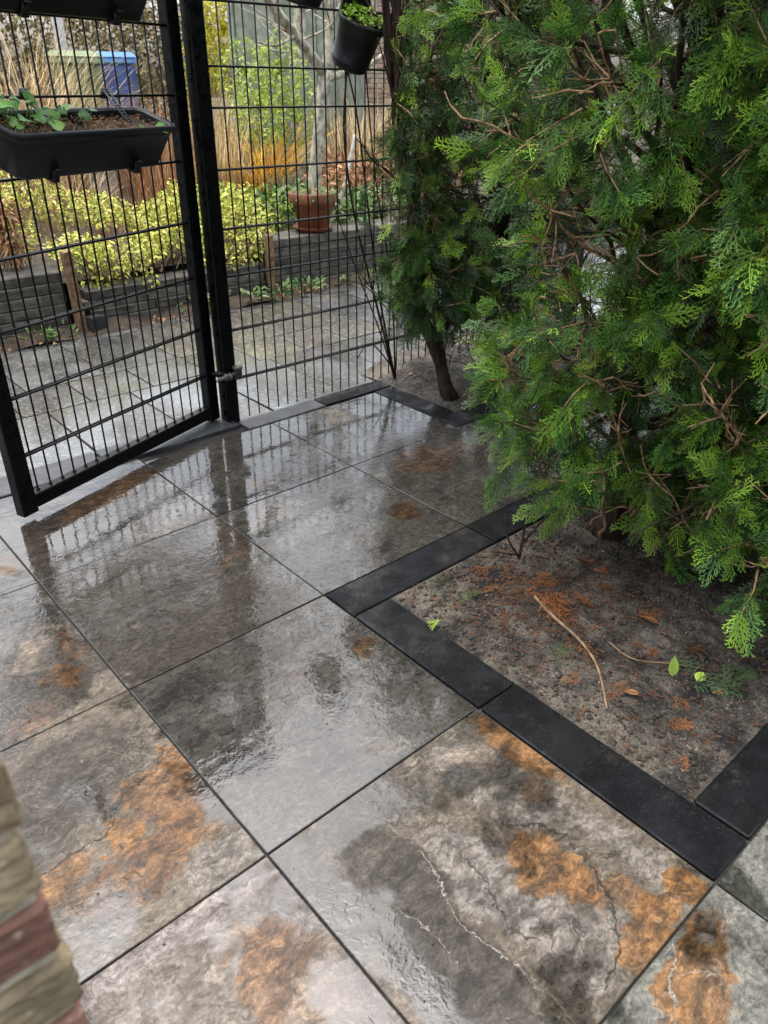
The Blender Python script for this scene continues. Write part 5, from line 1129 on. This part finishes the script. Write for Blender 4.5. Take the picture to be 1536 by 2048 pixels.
for i, (x, z, _) in enumerate(allb):
    if i in sel: add('brick', (bm1, bm2)[random.random() < 0.45], hs_, (x, random.uniform(-.002, .003), z))
    else: rest1.add(tb_ + np.array([x, 0, z]), q4, q3)
tag(rest1.build('brickwork', M_brick_far, hs_, local=True), kind='stuff')
print('bricks', len(sel), len(allb))

# ------------------------------------------------------------------ brick pillar beside the camera
pl_ = thing('brick_pillar', 'old red and yellow brick pillar with crumbling mortar at the bottom left corner', 'pillar', (-0.420, -1.688, 0))
mort = rough_box('mortar_core', 0.42, 0.096, 2.2, 0.004, 0.0025, 5, 5); add('mortar_core', mort, pl_, (-0.2190, 0.056, 1.1), None, M_oldmortar)
zz = 0.788 - 0.062 * 13; row = 0
colmap = {0: M_brick_red, 1: M_brick_olive, 2: M_brick_yel, 3: M_brick_red, -1: M_brick_olive, -2: M_brick_red, -3: M_brick_yel}
for row in range(-13, 23):
    z = 0.788 + 0.062 * row
    if z < -0.02 or z > 2.17: continue
    mt = colmap.get(row, (M_brick_red, M_brick_yel, M_brick_olive)[row % 3])
    segs = [(-0.21, 0.0), (-0.424, -0.214)] if row % 2 == 0 else [(-0.10, 0.0), (-0.314, -0.104), (-0.424, -0.318)]
    for (a, b_) in segs:
        me = rough_box('brick', b_ - a - 0.004, 0.098, 0.051, 0.0035, 0.0013, 6, row * 7 + int(a * 100)); me.materials.append(mt if a > -0.215 else (M_brick_red, M_brick_yel)[(row + 1) % 2])
        add('brick', me, pl_, ((a + b_) / 2 + random.uniform(-.003, .001), 0.052 + random.uniform(-.003, .003), z + 0.031))

# ------------------------------------------------------------------ litter on the front bed
def fz(x, y): return float(fh(np.array([float(x)]), np.array([float(y)]))[0])
r = np.random.RandomState(101)
def sprig(label, cat, x, y, s, az, mesh, group, tiltz=0.15, dz=0.012):
    ob = bpy.data.objects.new('dead_sprig' if cat == 'dead sprig' else 'green_sprig', mesh)
    ob.location = (x, y, fz(x, y) + dz); ob.rotation_euler = (r.uniform(-tiltz, tiltz), r.uniform(-tiltz, tiltz), az); ob.scale = (s, s, s)
    COL.objects.link(ob); tag(ob, label, cat, group)
dead = [(0.98, -0.93), (1.06, -0.86), (1.12, -0.98), (1.02, -1.10), (1.10, -1.12), (0.90, -1.02), (1.18, -1.18), (1.22, -1.32), (1.15, -1.42), (0.86, -0.90), (0.96, -1.24), (1.06, -1.30), (0.92, -1.40), (0.86, -1.52), (0.82, -1.60), (1.00, -1.50), (1.16, -1.27), (0.88, -1.28), (1.25, -1.10), (1.02, -1.40), (1.14, -0.86), (1.28, -1.0), (1.0, -0.99)]
def zone(x, y):
    if y > -0.90: return 'beside the far black edging'
    if x < 0.87: return 'along the inner edge of left black edging'
    if y < -1.47: return 'in the near corner of the bed'
    if x > 1.20: return 'under the skirt of the tallest thuja'
    if x > 1.08: return 'in the shade right of the curved stick'
    if x < 0.94: return 'left of the curved stick'
    return 'around the curved stick'
for i, (x, y) in enumerate(dead):
    sprig('small dead orange brown sprig on soil ' + zone(x, y), 'dead sprig', x + r.uniform(-.02, .02), y + r.uniform(-.02, .02), r.uniform(0.045, 0.085), r.uniform(0, 6.3), SPRM_dead[i % 6], 'dead sprigs on the bed soil')
for i in range(5):
    sprig('larger rusty dead spray piled at the broken end of the bare stick', 'dead sprig', 1.02 + r.uniform(-.05, .05), -1.02 + r.uniform(-.04, .04), r.uniform(0.09, 0.13), r.uniform(2.0, 4.4), SPRM_dead[i % 6], 'dead spray by the stick', 0.3, 0.02)
GS = [(0.93, -0.93, 0.12, 0.6, 'green thuja sprig standing on soil near the edging corner'), (0.92, -1.20, 0.08, 2.2, 'green sprig lying left of the long curved stick'), (0.76, -0.92, 0.06, 1.2, 'tiny bright sprig at the inner edge of black edging'), (1.06, -1.52, 0.15, 5.2, 'dark green sprig, leftmost of the pair beside the upright leaf'), (1.02, -1.50, 0.12, 3.9, 'dark green fan, rightmost of the pair near the upright leaf'), (0.88, -0.86, 0.09, 0.2, 'dark sprig lying by the black edging corner'), (1.07, -1.56, 0.12, 4.5, 'dark green sprig, nearest of the cluster right of the upright leaf'), (1.10, -1.50, 0.11, 0.9, 'dark green sprig standing at the back of the cluster by the upright leaf'), (1.04, -1.55, 0.09, 5.8, 'small dark green sprig lying in the middle of the cluster')]
for i, (x, y, s, az, lab) in enumerate(GS): sprig(lab, 'sprig', x, y, s, az, (SPRM if 'bright' in lab else SPRM_old)[i % 6], None, 0.35, 0.02)
P = [(1.02, -1.03, 0.03), (0.98, -1.12, 0.035), (0.965, -1.22, 0.03), (0.94, -1.29, 0.03), (0.89, -1.345, 0.022), (0.82, -1.41, 0.014)]
P = [(x, y, fz(x, y) + 0.008 + (0.012 if i in (1, 2) else 0)) for i, (x, y, z) in enumerate(P)]
stem_thing('bare_stick', 'long curved bare brown stick lying across the bed soil', 'stick', [(P, (0.0052, 0.0028))], M_stick)
P = [(1.02, -1.28), (1.0, -1.36), (1.06, -1.43), (1.1, -1.5)]
stem_thing('bare_stick', 'thin short twig lying on soil beside the long curved stick', 'stick', [([(x, y, fz(x, y) + 0.008) for x, y in P], (0.002, 0.0012))], M_stick)
P = [(0.86, -0.80), (0.92, -0.79), (0.99, -0.82), (1.08, -0.80)]
stem_thing('bare_stick', 'dark twig lying on soil along the black edging', 'stick', [([(x, y, fz(x, y) + 0.008) for x, y in P], (0.0022, 0.0012))], M_darkstem)
P = [(1.16, -0.86, 0.02), (1.18, -0.85, 0.08), (1.22, -0.83, 0.16), (1.28, -0.80, 0.26)]
stem_thing('bare_shrub', 'small bare dark shrub stems at the bed corner under the hedge', 'shrub', [(P, (0.005, 0.003)), ([(1.16, -0.86, 0.02), (1.14, -0.82, 0.08), (1.17, -0.78, 0.14)], (0.004, 0.002)), ([(1.18, -0.85, 0.06), (1.24, -0.88, 0.14), (1.26, -0.92, 0.22)], (0.003, 0.0015)), ([(1.16, -0.86, 0.03), (1.10, -0.86, 0.06), (1.06, -0.83, 0.07)], (0.003, 0.0015))], M_darkstem)
def one_leaf(label, x, y, Ln, W, rot, mat, dz=0.01):
    t, f, e = leaf_geo(1, 1.0, W, 0.35); b = MB()
    u = np.linspace(0, 1, 7); V = []; E = []
    for k in u:
        w_ = W / 2 * math.sin(PI * min(1, k ** 0.8)) ; V += [(-w_, k, 0.18 * w_ - 0.10 * k * k), (0, k, -0.10 * k * k), (w_, k, 0.18 * w_ - 0.10 * k * k)]; E += [0.9, 0.1, 0.9]
    q = sum([[(3 * k, 3 * k + 1, 3 * k + 4, 3 * k + 3), (3 * k + 1, 3 * k + 2, 3 * k + 5, 3 * k + 4)] for k in range(6)], [])
    b.add(np.array(V) * Ln, q, edge=E, rnd=0.3); ob = b.build('fallen_leaf', mat, smooth=True)
    ob.location = (x, y, fz(x, y) + dz); ob.rotation_euler = rot; tag(ob, label, 'leaf')
M_limeleaf = leaf_material('lime_leaf', (0.30, 0.42, 0.06), (0.36, 0.48, 0.09), (0.36, 0.48, 0.09), 0.35, 0.15)
one_leaf('single pale lime leaf standing upright in the soil', 1.02, -1.46, 0.055, 0.45, (1.35, 0.0, -0.85), M_limeleaf)
one_leaf('yellow green leaf lying flat beside the upright lime leaf', 1.05, -1.51, 0.045, 0.6, (0.1, 0.1, -1.4), M_limeleaf)
one_leaf('brown curled leaf under the hedge skirt', 1.18, -1.33, 0.05, 0.6, (0.3, 0.2, 0.5), M_brown)
one_leaf('tan leaf lying on soil right of the green sprigs', 1.07, -1.57, 0.03, 0.6, (0.1, 0.2, 0.9), M_brown)
one_leaf('dark red leaf lying on soil right of the curved stick', 0.905, -1.44, 0.035, 0.55, (0.1, 0.0, 0.6), M_brown)
one_leaf('orange leaf lying on soil of the hedge bed by the fence', 2.05, 0.52, 0.06, 0.55, (0.2, 0.1, 0.3), M_brown, 0.03)
# grit washed over the paving and the edging stones
r = np.random.RandomState(131)
n = 260; gp = np.c_[np.clip(0.92 + 0.16 * r.normal(size=n), 0.62, 1.19), -0.598 + np.abs(r.normal(size=n)) * 0.09, np.full(n, 0.0018)]
n2_ = 260; gp2 = np.c_[r.uniform(0.61, 1.5, n2_), -0.735 + np.abs(r.normal(size=n2_)) * 0.04, np.full(n2_, 0.0042)]
n3_ = 160; gp3 = np.c_[0.735 - np.abs(r.normal(size=n3_)) * 0.035, r.uniform(-1.75, -0.75, n3_), np.full(n3_, 0.0042)]
n4_ = 200; gp4 = np.c_[r.uniform(-0.5, 1.78, n4_), r.uniform(-2.0, 0.5, n4_), np.full(n4_, 0.0016)]
gp = np.concatenate([gp, gp2[gp2[:, 1] < -0.62], gp3[gp3[:, 0] > 0.62], gp4[~((gp4[:, 0] > 0.58) & (gp4[:, 1] < -0.58))]]); n = len(gp)
GRIT = (gp, n)
# pebbles, crumbs, needles: uncountable
r = np.random.RandomState(111)
ico = np.array([(0, 0, 1), (.9, 0, .3), (.28, .85, .3), (-.72, .53, .3), (-.72, -.53, .3), (.28, -.85, .3), (0, 0, -1)]); icf = np.array([(0, 1, 2), (0, 2, 3), (0, 3, 4), (0, 4, 5), (0, 5, 1), (6, 2, 1), (6, 3, 2), (6, 4, 3), (6, 5, 4), (6, 1, 5)])
def crumbs(name, label, x0, x1, y0, y1, n, s0, s1, mat, hf, cat):
    p = np.c_[r.uniform(x0, x1, n), r.uniform(y0, y1, n), np.zeros(n)]; p[:, 2] = hf(p[:, 0], p[:, 1]) + 0.001
    b = MB(); sc = s0 + (s1 - s0) * r.rand(n) ** 3; scatter(b, ico * np.array([1, 0.8, 0.6]), icf, np.full(7, 0.5), p, frames(rdir(r, n), rdir(r, n)), sc, r.rand(n))
    tag(b.build(name, mat), label, cat, kind='stuff')
M_pebble = simple('pale_pebbles', (0.20, 0.17, 0.13), (0.46, 0.42, 0.36), 0.6, 90)
b = MB(); GI = np.array([(0, 0, 1), (.9, 0, .3), (.28, .85, .3), (-.72, .53, .3), (-.72, -.53, .3), (.28, -.85, .3), (0, 0, -1)]); GF = icf
scatter(b, GI * np.array([1, 0.8, 0.5]), GF, np.full(7, 0.5), GRIT[0], frames(rdir(r, GRIT[1]) * np.array([1, 1, 0.2]), np.tile([0, 0, 1.0], (GRIT[1], 1))), 0.0008 + 0.0022 * r.rand(GRIT[1]) ** 2, r.rand(GRIT[1]))
M_crumb = simple('soil_crumbs', (0.016, 0.012, 0.009), (0.06, 0.045, 0.033), 0.8, 90)
tag(b.build('grit', M_crumb), 'dark grit and soil specks washed onto the paving and black edging', 'grit', kind='stuff')
crumbs('pebbles', 'tiny pale pebbles strewn over the bed soil', 0.745, 1.7, -1.67, -0.745, 260, 0.001, 0.004, M_pebble, fh, 'pebbles')
crumbs('soil_crumbs', 'dark soil crumbs over the front bed', 0.745, 1.7, -1.67, -0.745, 5200, 0.0018, 0.012, M_crumb, fh, 'soil')
crumbs('soil_crumbs', 'soil crumbs and grit over the hedge bed', 1.92, 2.6, 0.14, 0.68, 1200, 0.0018, 0.007, M_crumb, bh, 'soil')
crumbs('wood_chips', 'pale grit on the hedge bed soil', 1.92, 2.6, 0.14, 0.68, 500, 0.001, 0.004, M_pebble, bh, 'grit')
b = MB(); n = 1700; x = r.uniform(0.75, 1.6, n); y = r.uniform(-1.66, -0.75, n); x[900:] = 1.06 + 0.14 * r.normal(size=800); y[900:] = -1.05 + 0.16 * r.normal(size=800); ok_ = (x > 0.75) & (y < -0.75) & (y > -1.66); x, y = x[ok_], y[ok_]; n = len(x)
for i in range(n):
    a = r.uniform(0, 6.3); Ln = r.uniform(0.008, 0.03); z = fz(x[i], y[i]) + 0.003; d = np.array([math.cos(a), math.sin(a), r.uniform(-.1, .3)]) * Ln
    b.tube([(x[i], y[i], z), (x[i] + d[0], y[i] + d[1], z + abs(d[2]))], 0.0009, 3, cap=False, edge=r.rand(), rnd=r.rand())
tag(b.build('dead_needles', M_deadspray), 'scattered rusty needle litter on the front bed', 'needle litter', kind='stuff')
